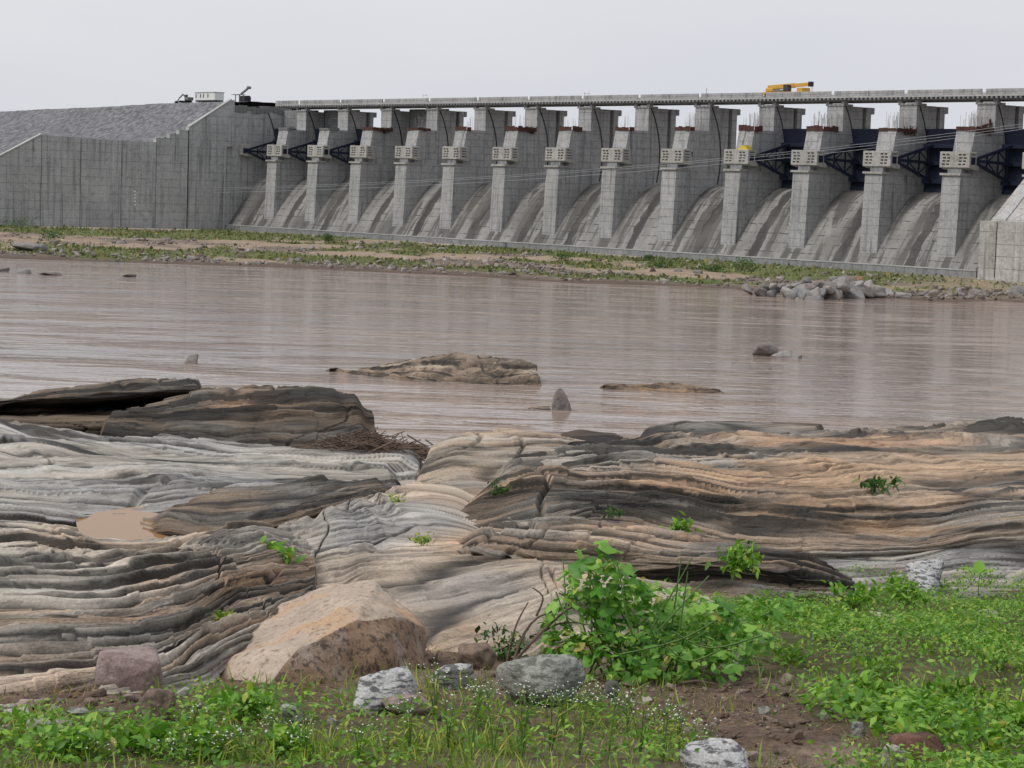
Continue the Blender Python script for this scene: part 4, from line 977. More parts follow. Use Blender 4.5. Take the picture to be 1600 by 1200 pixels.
rock_sheet('rock_mound', 'rounded tan rock mound with a smooth face in the centre', [
    [(612, 795, 19.2), (680, 795, 19.0), (760, 798, 18.8), (840, 792, 19.0), (940, 775, 19.4)],
    [(620, 776, 19.5), (690, 758, 19.7), (770, 748, 19.8), (850, 738, 20.1), (945, 727, 20.5)],
    [(630, 753, 19.9), (700, 718, 20.3), (780, 711, 20.5), (860, 710, 20.9), (950, 713, 21.4)],
    [(648, 718, 20.5), (712, 690, 21.1), (790, 684, 21.5), (860, 690, 21.9), (955, 703, 22.5)],
    [(662, 703, 21.2), (718, 682, 22), (790, 677, 22.5), (850, 682, 23), (960, 699, 23.4)]],
    230, 150, amp=0.05, th=0.11, pal=(TAN, GREY * .9, PALE * .95), ocol=0.45, darkness=0.1, seed=23, lump=0.07, back=1.0, skew=0.1, stain_shade=[(625, 765, 14, 30, .9), (650, 720, 16, 18, .7)], tints=[(720, 720, 90, 30, (.40, .33, .245), .8), (670, 750, 40, 25, (.46, .37, .27), .7)], sink=(0.25, 0.5), sw=0.08, stripe=.55)
rock_sheet('water_side_rock', 'black rock hump at the water edge right of the tan mound', [
    [(845, 709, 25), (900, 709, 25), (960, 708, 25), (995, 703, 25)],
    [(852, 693, 25.3), (900, 688, 25.3), (960, 690, 25.3), (992, 693, 25.4)],
    [(862, 679, 25.8), (905, 670, 26), (960, 675, 26), (986, 685, 26)]], 110, 45, amp=0.03, th=0.06, pal=(DBR * .6, DBR * .75, DBR * .6), darkness=0.9, seed=27, lump=0.03, back=.6, sink=(0.2, 0.2), sw=0.12)
rock_sheet('water_side_rock', 'low brown and grey rock swell at the water edge in front of the pier reflections', [
    [(980, 703, 25), (1050, 703, 25), (1150, 696, 25.5), (1300, 691, 26)],
    [(988, 688, 25.3), (1040, 681, 25.4), (1150, 678, 26), (1300, 675, 26.5)],
    [(995, 675, 25.8), (1050, 660, 26.3), (1150, 660, 27), (1300, 662, 27.5)],
    [(1005, 670, 26.3), (1060, 657, 27), (1160, 656, 28), (1310, 659, 28)]], 220, 60, amp=0.035, th=0.07, pal=(TAN * .8, GREY * .7, DBR * 1.5), darkness=0.45, seed=29, lump=0.05, stain_shade=[(1170, 675, 60, 8, .5)], sink=(0.2, 0.5), sw=0.08)
rock_sheet('rock_outcrop', 'wide banded orange and grey rock ridge across the right half', [
    [(640, 838, 17.0), (720, 832, 17.0), (800, 825, 17.2), (880, 825, 17.4), (960, 812, 18.2), (1050, 828, 18.0), (1150, 850, 17.9), (1260, 858, 17.9), (1400, 850, 18.3), (1500, 840, 18.7), (1700, 834, 18.9)],
    [(650, 812, 17.6), (730, 802, 17.7), (800, 797, 17.8), (880, 794, 17.9), (960, 792, 18.5), (1050, 802, 18.5), (1150, 817, 18.4), (1260, 827, 18.4), (1400, 824, 18.7), (1500, 817, 19.1), (1700, 812, 19.3)],
    [(662, 797, 18.1), (740, 782, 18.3), (800, 774, 18.4), (880, 767, 18.5), (960, 773, 18.7), (1050, 781, 18.8), (1150, 791, 18.8), (1270, 801, 18.8), (1400, 796, 19.1), (1500, 791, 19.5), (1700, 785, 19.7)],
    [(678, 782, 18.5), (750, 762, 18.8), (810, 750, 19), (880, 744, 19.1), (960, 752, 19.1), (1050, 762, 19.1), (1160, 770, 19.2), (1280, 778, 19.4), (1400, 768, 19.9), (1500, 762, 20.2), (1700, 757, 20.5)],
    [(700, 767, 19), (765, 744, 19.4), (820, 731, 19.7), (890, 726, 19.9), (970, 732, 20), (1060, 738, 20.2), (1170, 742, 20.4), (1290, 742, 20.8), (1400, 738, 21.2), (1500, 735, 21.5), (1700, 730, 21.8)],
    [(720, 752, 19.6), (780, 730, 20), (830, 719, 20.4), (900, 713, 20.8), (980, 716, 21), (1070, 716, 21.4), (1180, 713, 21.9), (1290, 711, 22.4), (1400, 713, 22.4), (1500, 709, 22.9), (1700, 704, 23)],
    [(740, 743, 20), (790, 723, 20.6), (840, 713, 21), (910, 707, 21.5), (990, 703, 22), (1080, 696, 22.9), (1180, 691, 23.4), (1290, 686, 23.9), (1400, 691, 24.1), (1500, 686, 24.4), (1700, 682, 24.8)],
    [(760, 737, 20.4), (800, 719, 21), (850, 709, 21.5), (920, 703, 22), (1000, 695, 23), (1090, 687, 24), (1190, 681, 24.8), (1290, 676, 25.5), (1400, 681, 26), (1500, 669, 26.5), (1700, 663, 27)],
    [(780, 731, 20.8), (810, 716, 21.3), (860, 707, 21.9), (930, 701, 22.4), (1010, 692, 23.5), (1100, 683, 24.6), (1190, 677, 25.4), (1290, 671, 26.4), (1400, 673, 27.2), (1500, 663, 28), (1700, 656, 28.5)]],
    680, 285, amp=0.095, th=0.1, pal=(TAN * .86, GREY * .74, ORG * .88), ocol=0.48, darkness=0.45, seed=31, lump=0.13, warp=0.45,
    stain_shade=[(1080, 795, 160, 22, 1.7), (1230, 820, 110, 22, 1.5), (930, 785, 60, 16, .8), (1000, 775, 50, 10, .7), (1560, 830, 90, 6, 1.0), (1350, 705, 180, 4, .8), (1330, 678, 50, 5, 1.0), (1180, 735, 90, 7, .6), (830, 735, 40, 8, .5), (1420, 800, 160, 10, .4)],
    tints=[(1320, 690, 190, 12, (.50, .31, .19), .85), (1100, 762, 120, 9, (.47, .31, .2), .8), (1480, 735, 180, 14, (.46, .32, .21), .8), (1420, 780, 160, 10, (.40, .31, .23), .6), (860, 745, 80, 18, (.40, .30, .225), .6), (1500, 675, 160, 10, (.42, .33, .25), .7), (1380, 825, 90, 12, (.50, .30, .16), .9)], sink=(.15, 0), sw=.08, out_r=900)
rock_sheet('rock_ledge', 'undercut layered rock ledge with an orange rim behind the leafy vine', [
    [(697, 882, 15.0), (730, 905, 14.75), (790, 925, 14.6), (850, 938, 14.5), (950, 938, 14.6), (1080, 938, 14.8), (1180, 935, 15.0), (1330, 945, 16.2)],
    [(701, 866, 15.3), (733, 880, 15.1), (790, 894, 15.05), (850, 905, 15.0), (950, 905, 15.1), (1080, 905, 15.3), (1180, 902, 15.5), (1330, 930, 16.5)],
    [(704, 852, 15.3), (735, 857, 15.0), (790, 863, 14.9), (850, 868, 14.9), (950, 872, 15.1), (1080, 877, 15.3), (1180, 881, 15.5), (1330, 920, 16.7)],
    [(711, 840, 15.6), (745, 836, 15.4), (800, 836, 15.4), (870, 838, 15.5), (950, 844, 15.6), (1080, 853, 15.8), (1180, 862, 16.1), (1330, 912, 16.9)],
    [(725, 829, 16.2), (760, 819, 16.3), (820, 813, 16.6), (880, 811, 16.8), (950, 816, 16.8), (1060, 831, 16.7), (1180, 850, 16.8), (1330, 906, 17.05)]],
    430, 190, amp=0.075, th=0.065, pal=(TAN * .85, GREY * .75, ORG * .95), ocol=0.42, darkness=0.45, seed=37, lump=0.07, back=1.0, skew=0.02,
    stain_shade=[(830, 895, 150, 16, 1.6), (1130, 900, 110, 22, 1.5), (760, 870, 50, 10, .7)], tints=[(950, 828, 160, 9, (.52, .36, .24), .95), (1080, 845, 60, 7, (.52, .34, .21), .8)], sink=(.1, 0), sw=0.1)
rock_sheet('rock_slab', 'flat grey wavy layered rock slab on the right above the green bank', [
    [(1120, 945, 16.2), (1220, 960, 15.9), (1320, 960, 16.0), (1420, 950, 16.3), (1520, 940, 16.7), (1700, 928, 17.3)],
    [(1135, 910, 16.9), (1230, 915, 16.9), (1330, 914, 17.0), (1430, 908, 17.2), (1530, 900, 17.5), (1700, 890, 17.9)],
    [(1145, 878, 17.5), (1240, 882, 17.5), (1340, 881, 17.65), (1440, 876, 17.9), (1540, 869, 18.25), (1700, 862, 18.5)],
    [(1150, 852, 18.2), (1250, 857, 18.3), (1350, 852, 18.5), (1450, 846, 18.9), (1550, 841, 19.2), (1700, 838, 19.4)]],
    400, 150, amp=0.045, th=0.06, pal=(GREY * .95, BLUE * 1.1, TAN), ocol=0.32, darkness=0.15, seed=41, lump=0.08, stain_shade=[(1200, 890, 60, 18, .8)], warp=0.4, sink=(.2, 0), sw=.2, stripe=.8, out_r=900)

# small pool between the rocks
zp = HC - 2.85
pp = at_z(np.array([118, 150, 200, 270, 340, 350, 330, 250, 170, 125]), np.array([812, 801, 793, 787, 792, 812, 850, 865, 865, 845]), zp)
org = pp.mean(0); me = bpy.data.meshes.new('pool'); me.from_pydata([tuple(p - org) for p in pp], [], [tuple(range(len(pp)))]); me.update()
if me.polygons[0].normal.z < 0: me.flip_normals()
tag(link('pool', me, POOL, None, tuple(org)), kind='structure')
# bedrock under everything, running down to the river
gx_, gy_ = np.meshgrid(np.linspace(-60, 60, 90), np.linspace(13, 62, 60))
zz_ = HC - 3.9 - 0.06 * (gy_ - 14) - 9.5 * sstep(30, 50, gy_ + 1.5 * fbm(gx_ * .2, gy_ * .2, 0, 3, 4)) + .35 * fbm(gx_ * .5, gy_ * .5, 0, 4, 6)
ty = TAN[None] * (.6 + .3 * fbm(gx_ * .7, gy_ * 1.5, 0, 4, 5).reshape(-1, 1))
tag(link('bedrock', np_mesh('bedrock', np.stack([gx_, gy_, zz_], -1).reshape(-1, 3), grid_faces(90, 60), tint=np.clip(ty, .03, 1)), ROCK), kind='structure')

# ================================================================== SOIL BANK in front
def soil_z(x, y):
    x = np.asarray(x, float); y = np.asarray(y, float)
    return HC - 1.2 - 0.1 * y + 0.07 * fbm(x * .8, y * .8, 0, 4, 81) + 0.02 * fbm(x * 5, y * 5, 0, 3, 82) \
        - 0.22 * sstep(-0.9, -2.4, x) * 0 - 0.10 * np.exp(-(((x - 1.15) / .45) ** 2 + ((y - 8.4) / .35) ** 2))
def soil_at(px, py):               # pixel -> place on the soil bank
    r = ray(px, py); k = 1.2 / (-r[2] - 0.1 * r[1])
    x, y = r[0] * k, r[1] * k
    return np.array([x, y, float(soil_z(x, y))])
sx_ = np.concatenate([np.linspace(-14, -3.6, 50), np.linspace(-3.55, 4.6, 250), np.linspace(4.65, 14, 50)])
syy = np.concatenate([np.linspace(-4, 7, 40), np.linspace(7.04, 13, 180), np.linspace(13.05, 19, 60)])
GX, GY = np.meshgrid(sx_, syy); GZ = soil_z(GX, GY)
qx, qy = proj(np.stack([GX, np.maximum(GY, 2.0), GZ], -1))
# grass cover map in the place: dense on the right and lower left, bare reddish earth in the middle right
def cover(x, y):
    z = soil_z(x, y); u, v_ = proj(np.stack([x, np.maximum(y, 2.0), z], -1))
    nse = fbm(x * 1.1, y * 0.9, 0, 4, 90) * 1.0
    right = sstep(1130, 1330, u + 190 * nse + 0.55 * (1000 - v_)) * sstep(900, 935, v_)
    patch = np.exp(-(((u - 1110) / 150) ** 2 + ((v_ - 1095) / 50) ** 2) ** 2) + np.exp(-(((u - 1290) / 120) ** 2 + ((v_ - 1165) / 38) ** 2) ** 2)
    ledge = 1 - sstep(1150, 1250, u) * 0 
    top = sstep(960, 1010, u) * (1 - sstep(1030, 1075, v_ + 40 * nse))
    ll = sstep(1100, 1145, v_ + 26 * nse + 30 * np.exp(-((u - 370) / 150.0) ** 2)) * (1 - sstep(430, 640, u + 60 * nse))
    mid = 0.6 * sstep(1085, 1130, v_ + 40 * nse) * sstep(430, 560, u) * (1 - sstep(1000, 1120, u))
    c_ = np.maximum(np.maximum(right, top), np.maximum(ll, mid))
    return np.clip(c_ * (1 - 0.95 * np.clip(patch, 0, 1)) , 0, 1), u, v_
cv, _, _ = cover(GX, GY)
earth = np.array([0.17, 0.115, 0.085]); earth2 = np.array([0.26, 0.20, 0.15]); earth3 = np.array([0.13, 0.10, 0.07])
n_ = fbm(GX * 2, GY * 2, 0, 5, 95)
tc_ = earth + (earth2 - earth) * sstep(-.1, .35, n_)[..., None]
tc_ = tc_ + (earth3 * np.array([.9, 1.1, .7]) - tc_) * (cv * .8)[..., None]
tc_ = tc_ * (1 + .5 * fbm(GX * 14, GY * 14, 0, 3, 96))[..., None]
tag(link('soil_bank', np_mesh('soil_bank', np.stack([GX, GY, GZ], -1).reshape(-1, 3), grid_faces(len(sx_), len(syy)), tint=np.clip(tc_, .02, 1).reshape(-1, 3)), SOIL), kind='structure')

# ================================================================== LOOSE BOULDERS
def hull_mesh(name, pts, levels=4, rough=0.03, freq=3.0, smooth=1, seed=0, rounding=0.0, mats=None, picker=None, lam=None):
    bm = bmesh.new()
    for p in pts: bm.verts.new(Vector(p))
    bmesh.ops.convex_hull(bm, input=list(bm.verts))
    bmesh.ops.delete(bm, geom=[v for v in bm.verts if not v.link_faces], context='VERTS')
    bmesh.ops.triangulate(bm, faces=bm.faces)
    bmesh.ops.recalc_face_normals(bm, faces=bm.faces)
    if picker:
        for f in bm.faces: f.material_index = picker(f.normal, f.calc_center_median())
    for l in range(levels):
        bmesh.ops.subdivide_edges(bm, edges=list(bm.edges), cuts=1, use_grid_fill=True)
        if l < smooth + 1 and l < levels - 1: bmesh.ops.smooth_vert(bm, verts=list(bm.verts), factor=0.35 + rounding, use_axis_x=True, use_axis_y=True, use_axis_z=True)
    bm.normal_update()
    co = np.array([v.co for v in bm.verts]); no = np.array([v.normal for v in bm.verts])
    d_ = rough * (fbm(co[:, 0] * freq, co[:, 1] * freq, co[:, 2] * freq, 5, seed) + 0.5 * (1 - 2 * np.abs(fbm(co[:, 0] * freq * .6, co[:, 1] * freq * .6, co[:, 2] * freq * .6, 3, seed + 3))))
    if lam: d_ = d_ + lam[0] * vn(co[:, 2] * lam[1] + .6 * vn(co[:, 0] * lam[1] * .12, co[:, 1] * lam[1] * .12, 0, seed), co[:, 0] * lam[1] * .06, 0, seed + 9)
    co = co + no * d_[:, None]
    for v, c_ in zip(bm.verts, co): v.co = c_
    me = bpy.data.meshes.new(name); bm.to_mesh(me); bm.free()
    for m_ in (mats or []): me.materials.append(m_)
    me.polygons.foreach_set('use_smooth', np.ones(len(me.polygons), bool)); me.update()
    return me
def rand_pts(sx, sy, sz, n, seed, power=0.5):
    r_ = np.random.default_rng(seed); p = r_.normal(size=(n, 3)); p /= np.linalg.norm(p, axis=1, keepdims=True)
    p = np.sign(p) * np.abs(p) ** power * r_.uniform(.8, 1.05, (n, 1))
    p = p / np.abs(p).max(0)
    return p * np.array([sx, sy, sz])
def boulder(name, label, mat, x, yb, wpx, hpx, seed, base=None, n=13, depth=0.8, yaw=0.0, rough=0.09, rounding=-.1, levels=4, group=None, bury=0.22, power=0.6, smooth=0, cat='boulder', lam=None):
    p = soil_at(x, yb) if base is None else np.array(base, float)
    k = p[1] / F_PX
    wd, hg = wpx * k, hpx * k
    pts = rand_pts(wd / 2, wd / 2 * depth, hg * (1 + bury) / 2, n, seed, power)
    me = hull_mesh(name, pts, levels, rough * min(wd, hg), 4.0 / max(wd, .05), smooth, seed, rounding, lam=lam)
    o = link(name, me, mat, None, (p[0], p[1] + wd * depth * .35, p[2] + hg * (1 + bury) / 2 - hg * bury)); o.rotation_euler = (0, 0, yaw)
    tag(o, label, cat, group); return o

# the big pale granite boulder, shaped from its visible corners
gp = [(592, 910, 11.2), (283, 1052, 10.6), (330, 1012, 10.9), (440, 945, 11.6), (520, 920, 11.6), (664, 978, 11.0), (658, 1050, 10.75), (640, 1090, 10.5), (530, 1115, 10.1), (405, 1090, 9.95), (330, 1078, 10.25), (470, 1012, 10.1), (555, 972, 10.45)]
P_ = [at_d(*[np.array(float(v)) for v in g_]) for g_ in gp]
P_ += [p + np.array([0, .25, -.35]) for p in P_[7:11]] + [P_[0] + np.array([0, .7, -.6]), P_[3] + np.array([0, .5, -.6])]
org = np.mean(P_, axis=0); org[2] = min(p[2] for p in P_)
def pick(nr, c_): return 1 if (nr.x > 0.02 and nr.z < 0.85) or nr.z < .15 else 0
me = hull_mesh('granite_boulder', [p - org for p in P_], 5, 0.06, 3.2, 0, 5, -0.25, [G_OR, G_RED], pick)
tag(link('granite_boulder', me, None, None, tuple(org)), 'large angular pale granite boulder with a rusty broken face, front centre left', 'boulder')

boulder('stone', 'mauve angular boulder on the earth at the lower left', G_PK, 190, 1086, 128, 72, 21, n=11, depth=.7, rough=.06)
boulder('stone', 'brown upright stone in the grass below the mauve boulder', G_BR, 245, 1138, 56, 52, 22, n=11)
boulder('stone', 'long half buried grey stone at the far lower left', G_PALE, 70, 1152, 80, 22, 23, depth=.5)
boulder('stone', 'white and black speckled boulder in front of the granite boulder', G_BW, 592, 1108, 122, 74, 24, n=13, rounding=.1, yaw=.4)
boulder('stone', 'flat pink stone below the white speckled boulder', G_PK, 635, 1112, 92, 34, 25, n=12, depth=.6)
boulder('stone', 'black and white broken rock between the granite and the rounded boulder', G_BW, 705, 1078, 78, 46, 26, n=10)
boulder('stone', 'rounded grey green striped boulder with a brown hollow, bottom centre', G_GR, 842, 1105, 165, 92, 27, n=26, rounding=.25, depth=.8, yaw=-.3, power=.9, smooth=3)
boulder('stone', 'brown rock lodged behind the rounded striped boulder', G_BR, 745, 1045, 66, 42, 28)
boulder('stone', 'small dark round stone right of the rounded striped boulder', plain('dark_stone', (.10, .095, .09), .85), 957, 1092, 30, 28, 29, n=18, rounding=.2)
boulder('stone', 'pinkish tan stone at the edge of the bare earth, under the vine', G_PALE, 1150, 1040, 44, 36, 30)
boulder('stone', 'grey white striped boulder at the top of the green bank on the right', G_BW, 1462, 932, 84, 54, 31, n=14, yaw=.5)
boulder('stone', 'small bright white stone at the rock edge right of the vine', plain('white_stone', (.72, .71, .68), .8), 1207, 935, 26, 20, 32)
boulder('stone', 'long pale stone lying in the green cover on the right', G_PALE, 1365, 975, 84, 20, 33, depth=.35, yaw=-.25)
boulder('stone', 'dark brown stone just behind the long pale stone', G_BR, 1325, 950, 46, 26, 34)
boulder('stone', 'grey flat stone in the leaves right of the vine', G_GR, 1140, 1000, 66, 22, 35, depth=.6)
boulder('stone', 'brown stone near the right edge of the green bank', G_BR, 1562, 985, 40, 24, 36)
boulder('stone', 'tan flat stone at the right edge beside the brown stone', G_PALE, 1545, 972, 34, 18, 37)
boulder('stone', 'grey stone in the upper right corner of the green bank', G_PALE, 1590, 925, 42, 34, 38)
boulder('stone', 'red brown rock sunk in the earth at the lower right', G_RD, 1440, 1188, 104, 52, 39, n=12, depth=.7)
boulder('stone', 'black and white boulder at the bottom edge, centre right', G_BW, 1118, 1216, 120, 56, 40, n=16, rounding=.1)
boulder('stone', 'pale cracked stone at the bottom edge below the red brown rock', G_PALE, 1398, 1214, 40, 44, 41)
boulder('stone', 'small blue grey stone on the earth left of the red brown rock', G_GR, 1342, 1150, 26, 24, 42)
boulder('stone', 'grey slab stone in the grass below the granite boulder', G_GR, 455, 1135, 40, 30, 43)
boulder('stone', 'small grey stone in the earth patch at the lower left', G_GR, 120, 1132, 36, 18, 44)
boulder('stone', 'small pale stone on the bank under the mauve boulder', G_PALE, 25, 1130, 50, 26, 45)
extra = [(40, 1108, 34, 18), (85, 1118, 28, 15), (140, 1112, 24, 13), (165, 1128, 30, 15), (205, 1112, 26, 14), (285, 1102, 24, 13), (315, 1118, 20, 12), (60, 1138, 22, 12), (10, 1145, 30, 16), (520, 1130, 22, 12), (690, 1120, 26, 14), (1010, 1100, 20, 12), (1075, 1130, 24, 13), (1195, 1120, 22, 12), (1245, 1150, 26, 14), (1290, 1130, 20, 11), (1180, 1160, 24, 13), (1310, 1180, 30, 16)]
for q, (x_, y_, w_, h_) in enumerate(extra):
    left_ = x_ < 700; rk = ordinal(1 + sorted(t_[0] for t_ in extra if (t_[0] < 700) == left_).index(x_))
    boulder('stone', rk + (' small loose stone from the left along the lower left earth band' if left_ else ' small loose stone from the left on the bare earth, lower right'), (G_PK, G_GR, G_BR, G_PALE)[q % 4], x_, y_, w_, h_, 1500 + q, levels=3, group='small loose stones on the earth')
# pebbles and clods on the bare earth
pv = []; pf = []; cnt = 0; pt = []
tmpl = []
for k in range(4):
    me_ = hull_mesh('pebble', rand_pts(1, .8, .6, 9, 300 + k), 1, .05, 2, 0, k); tmpl.append((np.array([v.co for v in me_.vertices]), np.array([p.vertices[:] for p in me_.polygons]))); bpy.data.meshes.remove(me_)
tmpl0 = []
for k in range(4):
    me_ = hull_mesh('pebble', rand_pts(1, .8, .6, 8, 320 + k), 0, .0, 2, 0, k); tmpl0.append((np.array([v.co for v in me_.vertices]), np.array([p.vertices[:] for p in me_.polygons]))); bpy.data.meshes.remove(me_)
def scatter(tm, pos, scale, seed, tilt=1.0, base_tint=None):
    """merge copies of a template mesh"""
    r_ = np.random.default_rng(seed); n = len(pos); V0, F0 = tm
    yaw = r_.uniform(0, 2 * np.pi, n); px_ = r_.normal(0, tilt, n); py_ = r_.normal(0, tilt, n)
    cy, sy_ = np.cos(yaw), np.sin(yaw); ca, sa = np.cos(px_), np.sin(px_); cb_, sb = np.cos(py_), np.sin(py_)
    Z0 = np.zeros(n); O = np.ones(n)
    Rz = np.array([[cy, -sy_, Z0], [sy_, cy, Z0], [Z0, Z0, O]]).transpose(2, 0, 1)
    Rx = np.array([[O, Z0, Z0], [Z0, ca, -sa], [Z0, sa, ca]]).transpose(2, 0, 1)
    Ry = np.array([[cb_, Z0, sb], [Z0, O, Z0], [-sb, Z0, cb_]]).transpose(2, 0, 1)
    Rm = Rz @ Rx @ Ry
    scale = np.asarray(scale); scale = scale[:, None] * np.ones(3) if scale.ndim == 1 else scale
    V = np.einsum('nij,nvj->nvi', Rm, V0[None] * scale[:, None, :]) + pos[:, None, :]
    Fo = F0[None] + (np.arange(n) * len(V0))[:, None, None]
    t = np.repeat(r_.uniform(0, 1, n), len(V0))
    return V.reshape(-1, 3), Fo.reshape(-1, F0.shape[1]), t
def merge(parts):
    Vs, Fs, Ts, o = [], [], [], 0
    for v_, f_, t_ in parts: Vs.append(v_); Fs.append(f_ + o); Ts.append(t_); o += len(v_)
    return np.concatenate(Vs), np.concatenate(Fs), np.concatenate(Ts)
r_ = np.random.default_rng(11)
N = 15000; x = r_.uniform(-3.4, 4.2, N); y = r_.uniform(7.2, 13.5, N)
c_, u, v_ = cover(x, y)
earthw = np.exp(-(((u - 1150) / 210) ** 2 + ((v_ - 1100) / 85) ** 2) ** 2) + np.exp(-(((u - 130) / 160) ** 2 + ((v_ - 1110) / 40) ** 2) ** 2) + .25
kp = r_.uniform(0, 1, N) < (1 - c_) * earthw * .8; x, y = x[kp], y[kp]
sz = np.exp(r_.normal(-4.75, .55, len(x))); sz = np.minimum(sz, .045)
pos = np.stack([x, y, soil_z(x, y) + sz * .2], -1)
parts = []
for k in range(4):
    s_ = np.arange(len(x)) % 4 == k; parts.append(scatter(tmpl[k], pos[s_], sz[s_], 50 + k, .4))
Vp, Fp, Tp = merge(parts)
pcol = np.array([.16, .11, .085])[None] + (np.array([.40, .33, .27]) - np.array([.16, .11, .085]))[None] * (Tp ** 1.6)[:, None]
tag(link('gravel', np_mesh('gravel', Vp, Fp, tint=pcol, smooth=False), SOIL), 'gravel and clods on the bare reddish earth', kind='stuff')

# ================================================================== ROCKS IN THE RIVER
rock_sheet('river_rock', 'long humped brown rock standing in the middle of the river', [
    [(535, 592, 161), (600, 602, 158.5), (700, 606, 157.3), (800, 606, 157.0), (846, 604, 157.2)],
    [(548, 584, 161.8), (620, 586, 159.8), (700, 590, 158.6), (800, 587, 158.2), (843, 590, 158.2)],
    [(572, 575, 163.5), (640, 568, 162), (710, 565, 161), (790, 566, 160.5), (838, 577, 160)],
    [(590, 571, 165), (650, 562, 164.8), (710, 553, 164.5), (770, 557, 163.5), (825, 563, 162.5), (839, 571, 161.5)]],
    240, 80, amp=.2, th=.5, pal=(TAN * .72, TAN * .6, PALE * .85), ocol=.42, darkness=.35, mat=FARROCK, seed=51, lump=.12, fine=.3, drop=2.5, back=4, ext=6, group='rocks in the river', stain_shade=[(760, 597, 120, 6, .8)], tints=[(640, 572, 60, 5, (.5, .41, .32), .8)])
rock_sheet('river_rock', 'low wet brown rock tongue left of the long humped rock in the river', [
    [(500, 585, 163.6), (560, 597, 160.0), (620, 604, 157.6), (668, 605, 157.0)],
    [(507, 580, 164.0), (560, 585, 161), (620, 594, 158.3), (666, 599, 157)],
    [(515, 577, 163.2), (570, 576, 162.3), (620, 585, 158.8), (662, 595, 157.5)]], 110, 34, amp=.14, th=.25, pal=(TAN * .65, ORG * .6, DBR * 1.4), darkness=.3, mat=FARROCK, seed=53, lump=.2, drop=2, back=3, ext=5, group='rocks in the river')
rock_sheet('river_rock', 'flat brown rock shelf barely above the river, right of the pointed rock', [
    [(936, 606, 157.3), (1000, 615, 155.4), (1060, 619, 154.6), (1134, 616, 155.6)],
    [(942, 602, 157.0), (1000, 607, 156.2), (1060, 610, 155.5), (1130, 611, 156)],
    [(952, 600, 157.0), (1000, 599, 156.8), (1045, 597, 156.5), (1085, 601, 156.2), (1125, 607, 156.2)]], 130, 34, amp=.14, th=.25, pal=(TAN * .6, ORG * .62, DBR * 1.3), darkness=.35, mat=FARROCK, seed=55, lump=.2, drop=2, back=3, ext=5, group='rocks in the river')
rock_sheet('river_rock', 'thin rock sliver in the river beside the pointed rock', [
    [(760, 639, 140.0), (800, 643, 138.9), (862, 644, 139)], [(768, 637, 140.6), (800, 639, 140), (860, 639, 140.2)], [(775, 636, 141.2), (810, 636.5, 141), (858, 635, 141.4)]],
    70, 22, amp=.08, th=.15, pal=(TAN * .7, ORG * .6, DBR * 1.4), darkness=.3, mat=FARROCK, seed=57, lump=.1, drop=2, back=2, ext=5, group='rocks in the river')
sp = at_z(876, 641, 0.0); k = sp[1] / F_PX
pts = np.array([(-15, 0, -8), (17, 0, -8), (-13, 12, -8), (15, 14, -8), (-14, 0, 6), (-9, 2, 30), (-3, 3, 35), (2, 4, 33), (8, 2, 20), (15, 1, 2), (-8, 10, 26), (4, 11, 20)]) * k
me = hull_mesh('pointed_rock', pts, 4, .12, 1.6, 0, 60, -.2)
tag(link('pointed_rock', me, G_FAR[2], None, tuple(sp)), 'small pointed rock standing upright in the river', 'rock', 'rocks in the river')
def wrock(label, x, yb, w_, h_, seed, mat, depth=.7, n=11):
    p = at_z(x, yb, 0.0); boulder('river_rock', label, mat, x, yb, w_, h_, seed, base=p, n=n, depth=depth, rough=.08, group='rocks in the river', cat='rock')
wrock('dark blocky rock in the river on the right', 1196, 556, 40, 20, 61, G_FAR[2])
wrock('pale wedge of rock beside the dark blocky river rock', 1222, 558, 36, 11, 62, G_FAR[1])
wrock('tiny stone at the right end of the pale river wedge', 1249, 559, 10, 6, 63, G_FAR[0])
wrock('small triangular rock alone in the river on the left', 300, 568, 26, 17, 64, G_FAR[2], n=8)
wrock('low dark rock in the river at the far left edge', 6, 424, 22, 6, 65, G_FAR[2])
wrock('pale low rock in the river near the left edge', 34, 427, 26, 8, 66, G_FAR[0])
wrock('long dark low rock in the river near the left edge', 76, 430, 44, 6, 67, G_FAR[2])
wrock('small low rock in the river in front of the guide wall', 200, 433, 26, 5, 68, G_FAR[0])

# ================================================================== FAR BANK: boulders, rubble, grass
def bank_at(px_, py_):
    z = .6
    for _ in range(3):
        p = at_z(px_, py_, z)
        j = np.argmin((BX - p[0]) ** 2 + (BY - p[1]) ** 2); z = float(BZ.ravel()[j])
    return np.array([p[0], p[1], z])
pile_me = [hull_mesh('boulder', rand_pts(1, .85, .75, 11 + k, 400 + k, .55), 3, .10, 1.6, 0, 40 + k) for k in range(8)]
for k, m_ in enumerate(pile_me): m_.materials.append(G_FAR[(0, 1, 0, 2, 1, 0, 2, 1)[k]])
rs = random.Random(77); n = 0
pile = [(1172, 432, 24, 1), (1190, 436, 26, 0), (1210, 425, 22, 1), (1205, 440, 24, 0), (1228, 430, 26, 0), (1232, 442, 30, 2), (1246, 420, 24, 1), (1250, 436, 28, 0), (1262, 448, 34, 2), (1268, 426, 30, 1), (1275, 440, 32, 0), (1285, 452, 36, 1), (1290, 428, 28, 0), (1298, 440, 36, 1), (1305, 416, 20, 2), (1312, 434, 34, 0), (1318, 450, 40, 1), (1325, 424, 24, 2), (1332, 440, 34, 0), (1240, 452, 30, 0), (1262, 458, 34, 1), (1300, 460, 36, 0), (1345, 452, 38, 0), (1335, 462, 32, 1), (1366, 455, 34, 0), (1385, 456, 30, 2), (1355, 432, 24, 2), (1280, 414, 18, 1), (1258, 412, 20, 1), (1222, 416, 16, 0), (1196, 424, 18, 2), (1272, 462, 30, 1)]
